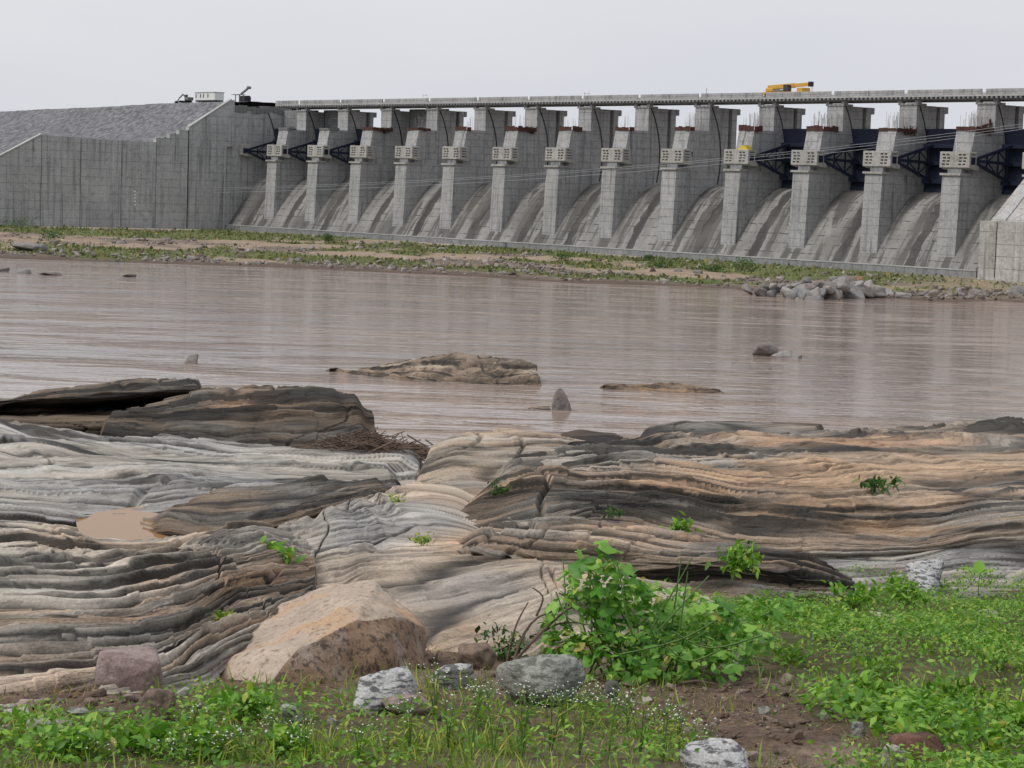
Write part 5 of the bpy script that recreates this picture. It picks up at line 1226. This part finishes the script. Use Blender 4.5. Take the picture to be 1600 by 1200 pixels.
# heap heights: nearer the middle of the pile the boulders lie on one another
for (x_, y_, w_, kk) in pile:
    core = max(0.0, 1 - abs(x_ - 1290) / 110.0)
    base = bank_at(x_, 462 - 6 * (1 - core)); k_ = base[1] / F_PX
    lift = max(0.0, (462 - 6 * (1 - core) - y_)) * k_ * 0.62
    yb_ = base[1] + lift * 1.4
    s_ = w_ * k_ * .58
    o = link('boulder', pile_me[rs.randrange(8)], None, None, (base[0] * yb_ / base[1], yb_, base[2] + lift + s_ * .25)); o.scale = (s_, s_ * rs.uniform(.7, 1), s_ * rs.uniform(.6, .85)); o.rotation_euler = (rs.uniform(-.5, .5), rs.uniform(-.5, .5), rs.uniform(0, 6.3))
    tag(o, ordinal(1 + sorted(p_[0] + p_[1] * .001 for p_ in pile).index(x_ + y_ * .001)) + ' boulder from the left in the grey boulder heap on the far bank', 'boulder', 'boulders heaped on the far bank')
o = boulder('boulder', 'orange brown boulder on the far bank right of the boulder heap', granite('orange_boulder', (.34, .2, .12), (.16, .1, .07), 1.3), 1335, 443, 24, 13, 91, base=bank_at(1338, 443)); 
boulder('boulder', 'grey block at the far right edge under the end block', G_FAR[0], 1590, 462, 34, 16, 92, base=bank_at(1592, 462))
boulder('boulder', 'large rounded mound of rock on the far bank at the left edge', G_FAR[0], 40, 390, 62, 14, 93, base=bank_at(40, 392), n=20, rounding=.2)
strewn = [(1090, 428, 18, 8), (1130, 432, 14, 7), (1060, 424, 12, 6), (1545, 466, 26, 7), (1575, 470, 22, 6), (1505, 461, 24, 6), (1440, 460, 22, 7), (1412, 459, 26, 9), (1010, 415, 12, 6), (560, 389, 16, 6), (690, 392, 14, 6), (620, 385, 14, 7), (665, 386, 12, 6), (590, 381, 12, 6), (120, 397, 16, 6), (180, 399, 14, 5), (260, 403, 14, 6), (225, 397, 12, 5), (340, 408, 13, 5), (395, 411, 12, 5), (90, 386, 14, 6), (300, 398, 12, 5), (150, 388, 14, 5), (820, 425, 12, 5), (880, 430, 14, 5)]
for q, (x_, y_, w_, h_) in enumerate(strewn):
    o = link('boulder', pile_me[q % 8], None, None, tuple(bank_at(x_, y_) + np.array([0, 0, .15]))); k_ = o.location.y / F_PX
    o.scale = (w_ * k_ * .55, w_ * k_ * .45, h_ * k_ * .75); o.rotation_euler = (0, 0, q * 1.3)
    tag(o, ordinal(1 + sorted(p_[0] for p_ in strewn).index(x_)) + ' from the left of the single boulders strewn along the far bank', 'boulder', 'boulders strewn along the far bank')
# rubble
r_ = np.random.default_rng(21)
fl = rub.ravel(); xx, yy, zz3 = BX.ravel(), BY.ravel(), BZ.ravel()
w_ = (rub * (1 - grass * .7) * env + .03 * env).ravel(); onp = (bpx.ravel() > -60) & (bpx.ravel() < 1660)
w_ = w_ * onp; w_ = w_ * (1 + 4 * np.exp(-((V2 - .08) / .10) ** 2) * (bpx < 700)).ravel()
w_ = w_ * (1 + 7 * np.exp(-(((bpx - 640) / 110) ** 2 + ((bpy_ - 388) / 10) ** 2)) + 6 * np.exp(-(((bpx - 1450) / 90) ** 2 + ((bpy_ - 461) / 5) ** 2)) + 3 * np.exp(-(((bpx - 980) / 130) ** 2 + ((bpy_ - 418) / 9) ** 2))).ravel()
idx = r_.choice(len(w_), 2400, p=w_ / w_.sum())
pos = np.stack([xx[idx] + r_.normal(0, .5, 2400), yy[idx] + r_.normal(0, .9, 2400), zz3[idx] + .05], -1)
sz = np.clip(np.exp(r_.normal(-1.25, .55, 2400)), .1, .9)
parts = [scatter(tmpl0[k], pos[k::4], sz[k::4], 600 + k, .5) for k in range(4)]
Vp, Fp, Tp = merge(parts); pcol = np.array([.13, .10, .085])[None] + (np.array([.40, .365, .34]) - np.array([.13, .10, .085]))[None] * (Tp ** 1.3)[:, None]
tag(link('rubble', np_mesh('rubble', Vp, Fp, tint=pcol, smooth=False), FARROCK), 'loose rubble strewn along the far bank', kind='stuff')
# low grass and herbs on the bank
blade = (np.array([[-.5, 0, 0], [.5, 0, 0], [.3, .1, .6], [-.3, .1, .6], [0, .35, 1.0]]), np.array([[0, 1, 2], [0, 2, 3], [3, 2, 4]]))
w_ = (grass * env).ravel() * onp
w_ = w_ * (1 - .75 * sstep(900, 1250, bpx)).ravel()
idx = r_.choice(len(w_), 20000, p=w_ / w_.sum())
pos = np.stack([xx[idx] + r_.normal(0, .6, 20000), yy[idx] + r_.normal(0, 1.0, 20000), zz3[idx] - .02], -1)
hg = np.clip(np.exp(r_.normal(-1.35, .5, 20000)), .08, .8); sc_ = np.stack([hg * 1.0, hg * 1.0, hg], -1)
Vg, Fg, Tg = scatter(blade, pos, sc_, 701, .35)
tag(link('bank_grass', np_mesh('bank_grass', Vg, Fg, tint=np.repeat(Tg[:, None], 3, 1)), L_FAR), 'rough grass and herbs on the far bank', kind='stuff')

# leaf and blade templates
LEAF6 = (np.array([[0, 0, 0], [-.23, .42, .05], [0, .45, -.03], [.23, .42, .05], [0, 1.0, -.14]]), np.array([[0, 2, 1], [0, 3, 2], [1, 2, 4], [2, 3, 4]]))
LEAF = (np.array([[0, 0, 0], [-.22, .32, .05], [0, .34, -.02], [.22, .32, .05], [-.17, .68, .02], [0, .70, -.06], [.17, .68, .02], [0, 1.0, -.14]]),
        np.array([[0, 2, 1], [0, 3, 2], [1, 2, 5], [1, 5, 4], [2, 3, 6], [2, 6, 5], [4, 5, 7], [5, 6, 7]]))
BLADE = (np.array([[-.05, 0, 0], [.05, 0, 0], [-.045, .06, .35], [.045, .06, .35], [-.032, .2, .7], [.032, .2, .7], [0, .42, 1.0]]),
         np.array([[0, 1, 3], [0, 3, 2], [2, 3, 5], [2, 5, 4], [4, 5, 6]]))
def shrub(name, label, base, wd, hg, n, leaf, mat, seed, group=None, cat='shrub', stems=5, flat=.4):
    """a bush: woody stems and a leafy crown through its volume"""
    r_ = np.random.default_rng(seed); root = empty(name, tuple(base)); tag(root, label, cat, group)
    m_ = MB(); cl = []
    for k in range(stems):
        tip = np.array([r_.normal(0, wd * .24), r_.normal(0, wd * .2), hg * r_.uniform(.55, .95)]); mid = tip * .5 + r_.normal(0, wd * .05, 3)
        m_.tube([(0, 0, -.05 * hg), tuple(mid), tuple(tip)], [hg * .022, hg * .015, hg * .006], 4); cl += [tip, mid + [0, 0, hg * .1]]
    link('stem', m_.mesh('stem'), TWIG, root)
    cl = np.array(cl); c0 = cl[r_.integers(0, len(cl), n)]
    pos = c0 + r_.normal(0, 1, (n, 3)) * np.array([wd * .17, wd * .17, hg * .15]); pos[:, 2] = np.maximum(pos[:, 2], hg * .06)
    V_, F_, T_ = scatter(LEAF, pos, leaf * r_.uniform(.6, 1.3, n), seed + 1, .7)
    link('foliage', np_mesh('foliage', V_, F_, tint=np.repeat(T_[:, None], 3, 1)), mat, root)
    return root
for q, (x_, y_, w_, h_, lb) in enumerate([(28, 356, 60, 16, 'dark green bush at the foot of the guide wall at the left edge'), (88, 352, 22, 13, 'small dark bush in front of the guide wall joint'), (80, 377, 44, 14, 'sparse grey green bush on the sand near the left edge'), (515, 381, 24, 17, 'tufted bush beside the rubble heap left of centre on the far bank'), (875, 408, 40, 12, 'low bush by the toe wall under the seventh pier'), (1030, 419, 44, 13, 'dark green bush by the toe wall under the ninth pier'), (1110, 424, 40, 11, 'green bush left of the boulder heap on the far bank'), (1160, 424, 46, 18, 'tall grassy bush against the toe wall at the boulder heap'), (1020, 408, 24, 9, 'small bush above the dark green bush under the ninth pier')]):
    b_ = bank_at(x_, y_); k_ = b_[1] / F_PX
    shrub('bank_shrub', lb, b_, w_ * k_, h_ * k_, 420, .34, L_DARK, 800 + q, 'shrubs on the far bank')

# ================================================================== FOREGROUND PLANTS
# low leafy cover on the soil bank
r_ = np.random.default_rng(31)
N = 390000; x = r_.uniform(-5.5, 7.4, N); y = r_.uniform(7.0, 17.5, N)
c_, u, v_ = cover(x, y)
clump = sstep(-.28, .30, fbm(x * 2.6, y * 2.0, 0, 4, 140))
lowl = (u < 640)
kp = r_.uniform(0, 1, N) < c_ ** 1.2 * (.18 + .82 * clump) * np.where(lowl, .5, np.where(u < 1000, .25, .85)) * np.where((u > -60) & (u < 1660), 1.0, .45)
x, y, u, v_, clump = x[kp], y[kp], u[kp], v_[kp], clump[kp]
hgt = r_.uniform(0, 1, len(x)) ** .8 * (.025 + .085 * clump) * np.where(u < 640, .7, 1.0)
mound = .16 * sstep(-.05, .45, fbm(x * 1.1 + 4, y * .9, 0, 3, 143)) * (u > 1000) * c_[kp]
pos = np.stack([x, y, soil_z(x, y) + hgt + mound * r_.uniform(.3, 1, len(x))], -1)
bigz = sstep(-.1, .35, fbm(x * 1.3, y * 1.3, 0, 3, 141)) * sstep(1040, 1140, v_) * (u > 1250) + .6 * (u < 640) * sstep(1120, 1170, v_) * sstep(.0, .3, fbm(x * 1.6, y * 1.6, 0, 3, 142))
sz = (.020 + .016 * r_.uniform(0, 1, len(x))) * (1 + 1.0 * bigz)
V_, F_, T_ = scatter(LEAF6, pos, np.stack([sz * 1.2, sz, sz], -1), 32, .5)
tag(link('ground_cover', np_mesh('ground_cover', V_, F_, tint=np.repeat(T_[:, None], 3, 1)), L_COV), 'low bright green leafy cover on the near bank', kind='stuff')
# grass blades
N = 230000; x = r_.uniform(-5.0, 6.5, N); y = r_.uniform(7.0, 15, N)
c_, u, v_ = cover(x, y); gq = sstep(-.2, .35, fbm(x * 2.2 + 7, y * 2.2, 0, 3, 150))
dn = np.where(u < 640, .55, np.where(u < 1080, 1.0, .22)) * np.maximum(c_, .16 * (v_ > 1050)) * (.25 + .75 * gq)
kp = (r_.uniform(0, 1, N) < dn) & (u > -500) & (u < 2100); x, y, u, gq = x[kp], y[kp], u[kp], gq[kp]
h_ = (.03 + .07 * r_.uniform(0, 1, len(x)) ** 2) * (.6 + .8 * gq)
pos = np.stack([x, y, soil_z(x, y) - .005], -1)
V_, F_, T_ = scatter(BLADE, pos, np.stack([h_ * .6 + .012, h_, h_], -1), 33, .35)
tag(link('grass', np_mesh('grass', V_, F_, tint=np.repeat(T_[:, None], 3, 1)), L_GRASS), 'thin green grass on the near bank', kind='stuff')
dry = r_.uniform(0, 1, N) < .16; N2 = 60000
x = r_.uniform(-3.6, 4.6, N2); y = r_.uniform(7.2, 13, N2); c_, u, v_ = cover(x, y)
kp = r_.uniform(0, 1, N2) < .5 * (1 - c_) * (fbm(x * 2, y * 2, 0, 3, 160) > -.05); x, y = x[kp], y[kp]
h_ = r_.uniform(.02, .06, len(x)); V_, F_, T_ = scatter(BLADE, np.stack([x, y, soil_z(x, y)], -1), np.stack([h_, h_, h_ * .8], -1), 34, .9)
tag(link('dry_grass', np_mesh('dry_grass', V_, F_, tint=np.repeat(T_[:, None], 3, 1)), L_DRY), 'dead grass and litter on the bare earth', kind='stuff')

# flowering weeds with tiny white heads
FL = (np.array([[1, 0, 0], [0, 1, 0], [-1, 0, 0], [0, -1, 0], [0, 0, .7], [0, 0, -.6]]), np.array([[0, 1, 4], [1, 2, 4], [2, 3, 4], [3, 0, 4], [1, 0, 5], [2, 1, 5], [3, 2, 5], [0, 3, 5]]))
spots = [(735, 1195, 120), (770, 1180, 105), (640, 1190, 90), (815, 1190, 110), (860, 1170, 100), (905, 1185, 95), (950, 1190, 100), (1000, 1180, 85), (1035, 1195, 80), (700, 1165, 80), (880, 1130, 60), (925, 1120, 55), (560, 1195, 60), (820, 1140, 75), (750, 1130, 70), (480, 1190, 45), (430, 1160, 40), (340, 1190, 40), (270, 1198, 36), (150, 1195, 30), (380, 1195, 45), (980, 1130, 60), (1060, 1150, 50), (680, 1120, 85), (1090, 1185, 60), (300, 1150, 36)]
for q, (x_, y_, h_) in enumerate(spots):
    r_ = np.random.default_rng(900 + q); p = soil_at(x_, y_); k_ = p[1] / F_PX; H_ = h_ * k_ * 1.05
    root = empty('flowering_weed', tuple(p)); mid_ = 520 < x_ < 1110; rk = ordinal(1 + sorted(p_[0] for p_ in spots if (520 < p_[0] < 1110) == mid_).index(x_))
    tag(root, rk + (' feathery white-flowered weed from the left in the bottom centre grass' if mid_ else ' short white-flowered weed from the left in the lower left grass'), 'weed', 'flowering weeds, bottom centre' if 520 < x_ < 1110 else 'flowering weeds, lower left')
    m_ = MB(); lp = []; fp = []
    for s_ in range(r_.integers(2, 5)):
        lean = r_.normal(0, .16, 2) * H_; pts = [np.array([lean[0] * t ** 1.5, lean[1] * t ** 1.5, H_ * t * r_.uniform(.9, 1.0)]) for t in (0, .35, .7, 1)]
        m_.tube([tuple(t) for t in pts], [.0035, .003, .002, .0012], 4)
        for _ in range(r_.integers(12, 20)):
            t = r_.uniform(.08, .85); b_ = pts[0] + (pts[-1] - pts[0]) * t; lp.append(b_ + r_.normal(0, .008 + .02 * (1 - t), 3) * np.array([1, 1, .4]))
        for _ in range(r_.integers(3, 8)):
            b_ = pts[-1] + r_.normal(0, 1, 3) * np.array([.03, .03, .02]); m_.tube([tuple(pts[2] + (pts[3] - pts[2]) * .6), tuple(b_)], [.0012, .0008], 3); fp.append(b_)
    link('stem', m_.mesh('stem'), STEM, root)
    V_, F_, T_ = scatter(LEAF, np.array(lp), np.stack([r_.uniform(.012, .022, len(lp)), r_.uniform(.03, .06, len(lp)), np.full(len(lp), .03)], -1), 950 + q, .6)
    link('foliage', np_mesh('foliage', V_, F_, tint=np.repeat(T_[:, None], 3, 1)), L_GRASS if q % 3 else L_COV, root)
    V_, F_, T_ = scatter(FL, np.array(fp), r_.uniform(.003, .0055, len(fp)), 980 + q, .3); o = link('flower', np_mesh('flower', V_, F_), WHITEFL, root); o['kind'] = 'stuff'

# the big leafy vine
def vine_leaf(seed):
    r_ = np.random.default_rng(seed); n = 11; V_ = [(0, 0, 0)]; 
    for k in range(n):
        a = math.radians(-150 + 300 * k / (n - 1)); rad = .5 * (1 + .16 * math.cos(a * 2.5 + .3) + .05 * r_.normal()) * (1.12 if k == n // 2 else 1)
        V_.append((math.sin(a) * rad, .18 + math.cos(a) * rad, -.10 * rad + .07 * math.cos(a * 3)))
    F_ = [(0, k, k + 1) for k in range(1, n)]; mm = bpy.data.meshes.new('leaf'); mm.from_pydata(V_, [], [f[::-1] for f in F_]); mm.polygons.foreach_set('use_smooth', np.ones(len(F_), bool)); mm.materials.append(L_VINE); mm.update()
    a = mm.attributes.new('tint', 'FLOAT_COLOR', 'POINT'); a.data.foreach_set('color', np.tile([.0, 0, 0, 1], len(V_)).astype(np.float32)); return mm
VL = [vine_leaf(k) for k in range(4)]
vb = soil_at(985, 1062); root = empty('leafy_vine', tuple(vb)); tag(root, 'large leafy green vine clump at the centre right of the near bank', 'plant')
k_ = vb[1] / F_PX
blobs = [(925, 905, 56, 52, .05), (900, 965, 62, 58, .0), (985, 965, 75, 70, .15), (1050, 962, 75, 42, .3), (940, 1020, 80, 45, -.15), (1020, 1020, 85, 45, -.1), (1100, 975, 70, 45, .35), (930, 870, 32, 26, .1), (1120, 1000, 75, 45, .2), (960, 930, 60, 50, .1), (1070, 1030, 90, 36, .0), (1160, 990, 50, 30, .4), (880, 1010, 40, 40, -.05), (1200, 985, 60, 26, .5), (1170, 1010, 60, 26, .25), (1240, 970, 50, 20, .7)]
r_ = np.random.default_rng(61); fill = []; nl = 0
bw = np.array([b_[2] * b_[3] for b_ in blobs], float); bw /= bw.sum()
for q in range(2400):
    bx_, by_, rx_, ry_, dd = blobs[r_.choice(len(blobs), p=bw)]
    c0 = np.array([(bx_ - 985) * k_, dd, (1062 - by_) * k_]); n_ = r_.normal(size=3); n_ /= np.linalg.norm(n_)
    p = c0 + n_ * np.array([rx_ * k_, rx_ * k_ * .9, ry_ * k_]) * r_.uniform(.72, 1.05)
    if p[2] < .01: continue
    if q < 600 and nl < 300 and n_[1] < .45:
        o = link('leaf', VL[nl % 4], None, root, tuple(p)); s_ = r_.uniform(.034, .074) * (1.2 if by_ < 930 else 1); o.scale = (s_, s_, s_)
        nm = Vector((n_[0] * .5 + r_.normal(0, .25), n_[1] * .5 - .25 + r_.normal(0, .25), .8)).normalized(); o.rotation_euler = (nm.to_track_quat('Z', 'Y') @ Euler((0, 0, r_.uniform(0, 6.3))).to_quaternion()).to_euler(); nl += 1
    else: fill.append(p * np.array([.97, 1, .95]))
fill = np.array(fill); V_, F_, T_ = scatter(LEAF, fill, np.stack([r_.uniform(.04, .08, len(fill)), r_.uniform(.03, .06, len(fill)), np.full(len(fill), .05)], -1), 62, .55)
link('foliage', np_mesh('foliage', V_, F_, tint=np.repeat(T_[:, None], 3, 1)), L_VINE, root)['kind'] = 'stuff'
m_ = MB()
for q in range(26):
    a = r_.uniform(0, 6.3); e = np.array([math.cos(a) * r_.uniform(.1, .4), math.sin(a) * r_.uniform(.05, .3), r_.uniform(.15, .6)]); s0_ = np.array([r_.uniform(-.2, .2), r_.uniform(-.1, .2), -.02])
    m_.tube([tuple(s0_), tuple((s0_ + e) / 2 + r_.normal(0, .04, 3)), tuple(e + [0, 0, .02])], [.006, .005, .003], 5)
link('stem', m_.mesh('stem'), STEM, root)
m_ = MB()
for (a, b_, c_) in (((1040, 960), (1100, 985), (1180, 962)), ((1000, 940), (1060, 1005), (1120, 985)), ((860, 905), (880, 945), (915, 955)), ((960, 1000), (1050, 975), (1110, 940))):
    pts = [np.array([(u_ - 985) * k_, -.28, (1062 - w_) * k_]) for u_, w_ in (a, b_, c_)]; m_.tube([tuple(t) for t in cr_interp(pts, 9)], .004, 4)
link('runner', m_.mesh('runner'), STEM, root)['kind'] = 'stuff'

# smaller plants growing in the rock
def on_rock(x_, y_, d_): return at_d(np.array(float(x_)), np.array(float(y_)), np.array(float(d_)))
for q, (x_, y_, d_, w_, h_, n_, lf, mt, lb) in enumerate([
    (780, 800, 18.4, 40, 42, 420, .030, L_DARK, 'bushy dark green shrub in a rock crack, centre'),
    (428, 888, 13.2, 66, 40, 120, .075, L_VINE, 'leafy green plant under the log shaped rock ridge'),
    (1060, 838, 16.9, 42, 26, 90, .065, L_COV, 'small leafy plant in front of the black rock face'),
    (1378, 770, 19.6, 50, 20, 90, .075, L_DARK, 'flat green plant on the banded ridge at the right'),
    (1150, 905, 14.4, 84, 50, 220, .06, L_COV, 'leafy seedling bush at the rock edge right of the vine'),
    (352, 985, 11.0, 36, 28, 160, .035, L_GRASS, 'grass tuft in a crack beside the granite boulder'),
    (618, 797, 18.2, 26, 20, 90, .04, L_GRASS, 'tiny grass tuft on the grey rock left of the shrub'),
    (660, 853, 15.5, 34, 16, 90, .035, L_GRASS, 'short grass tuft at the left end of the undercut ledge'),
    (1172, 862, 17.4, 22, 18, 60, .04, L_DARK, 'tiny dark plant in the seam of the right ridge'),
    (955, 808, 17.4, 36, 14, 60, .045, L_DARK, 'small plant in the black seam behind the orange rim'),
    (1330, 955, 14.6, 60, 40, 160, .06, L_COV, 'leafy bush beside the dark brown stone on the green bank'),
    (1420, 945, 15.0, 90, 32, 220, .055, L_COV, 'low leafy bush in front of the striped boulder on the right'),
    (800, 1050, 11.4, 90, 60, 200, .045, L_DARK, 'dark weedy bush between the dead branch and the rounded boulder'),
    (270, 700, 27.5, 60, 10, 120, .06, L_DARK, 'dark grass line at the foot of the brown humped rock')]):
    b_ = on_rock(x_, y_, d_); kk = d_ / F_PX
    shrub('rock_plant', lb, b_, w_ * kk, h_ * kk, n_, lf, mt, 1000 + q, 'plants in the rock', 'plant', 4)
hp = [(1300, 1010, 60, 44), (1480, 1000, 70, 40), (1560, 1050, 80, 50), (1390, 1060, 70, 46), (1240, 985, 56, 40), (1500, 1110, 90, 60), (1580, 1140, 90, 60), (1340, 1100, 60, 40), (1450, 1170, 90, 60), (1550, 1190, 100, 64), (1230, 1040, 50, 30), (380, 1130, 80, 44), (210, 1180, 90, 50), (110, 1190, 80, 40), (330, 1185, 90, 50), (450, 1180, 70, 40)]
for q, (x_, y_, w_, h_) in enumerate(hp):
    b_ = soil_at(x_, y_); kk = b_[1] / F_PX; right_ = x_ > 1000; rk = ordinal(1 + sorted(t_[0] for t_ in hp if (t_[0] > 1000) == right_).index(x_))
    shrub('herb', rk + (' taller leafy herb from the left in the green cover on the right bank' if right_ else ' taller leafy herb from the left in the lower left grass'), b_, w_ * kk * 1.2, h_ * kk, 150, .040 if y_ < 1090 else .052, L_COV, 1200 + q, 'taller herbs on the near bank', 'plant', 6)
# three-leaved seedling beside the striped boulder
b_ = soil_at(1528, 935); root = empty('seedling', tuple(b_)); tag(root, 'seedling with three large oval leaves beside the striped boulder', 'plant'); kk = b_[1] / F_PX
link('stem', MB().tube([(0, 0, -.02), (0, 0, 30 * kk), (.01, 0, 44 * kk)], [.005, .004, .003], 5).mesh('stem'), STEM, root)
for q, (a, ln) in enumerate(((1.25, 34), (-.15, 30), (-1.5, 30))):
    V_ = LEAF[0] * np.array([1.5, 1, 1]) * ln * kk; o = link('leaf', np_mesh('leaf', V_, LEAF[1], tint=np.tile([.6, .6, .6], (8, 1))), L_COV, root, (0, 0, 42 * kk)); o.rotation_euler = (.35 if q != 1 else .8, 0, a)

# dead branch and drift wood
b_ = soil_at(800, 1055); root = empty('dead_branch', tuple(b_)); tag(root, 'bare dead branch leaning into the vine from the left', 'branch'); kk = b_[1] / F_PX
for q, line in enumerate([[(790, 1050), (830, 1000), (880, 950), (905, 938)], [(800, 1045), (812, 1000), (835, 965), (870, 950)], [(830, 1000), (868, 975), (900, 972)], [(835, 965), (845, 935), (828, 920)], [(790, 1050), (803, 985), (822, 945)], [(870, 960), (890, 945), (870, 930)]]):
    pts = cr_interp([np.array([(u_ - 800) * kk, -.1 + .03 * q, (1055 - w_) * kk]) for u_, w_ in line], 8)
    link('twig', MB().tube([tuple(t) for t in pts], list(np.linspace(.010 if q < 2 else .006, .003, 8)), 5).mesh('twig'), TWIG, root)
r_ = np.random.default_rng(71); m_ = MB()
for q in range(1000):
    u_ = r_.normal(585, 46); w_ = 709 + r_.normal(0, 8) - 14 * np.exp(-((u_ - 570) / 45) ** 2); p = on_rock(u_, w_, 26.6 + r_.normal(0, .35)); a = r_.normal(0, .7) + (math.pi if r_.random() < .5 else 0); ln = r_.uniform(.08, .42)
    dv = np.array([math.cos(a), math.sin(a) * .6, r_.normal(0, .28)]) * ln; m_.tube([tuple(p - dv / 2), tuple(p + r_.normal(0, .02, 3)), tuple(p + dv / 2)], r_.uniform(.003, .010), 3)
o = m_.build('drift_wood', TWIG); tag(o, 'tangled heap of dark drift twigs between the rocks at the water', kind='stuff')
rs = random.Random(9)
for x_, y_, ln, a, lb in ((1270, 1190, 90, -.25, 'fallen brown stick on the earth at the bottom right'), (1390, 1165, 60, -.7, 'short pale stick beside the red brown rock'), (1090, 1075, 60, .25, 'thin twig lying under the vine edge'), (770, 1150, 30, .3, 'short stick in the grass at the bottom centre')):
    p = soil_at(x_, y_); kk = p[1] / F_PX; dv = Vector((math.cos(a), .4 * math.sin(a), -.02)) * ln * kk
    o = MB().tube([tuple(-dv / 2), (0, .01, .012), tuple(dv / 2)], [.009, .008, .005], 6).build('stick', TWIG, None, tuple(p + np.array([0, 0, .015]))); tag(o, lb, 'stick')
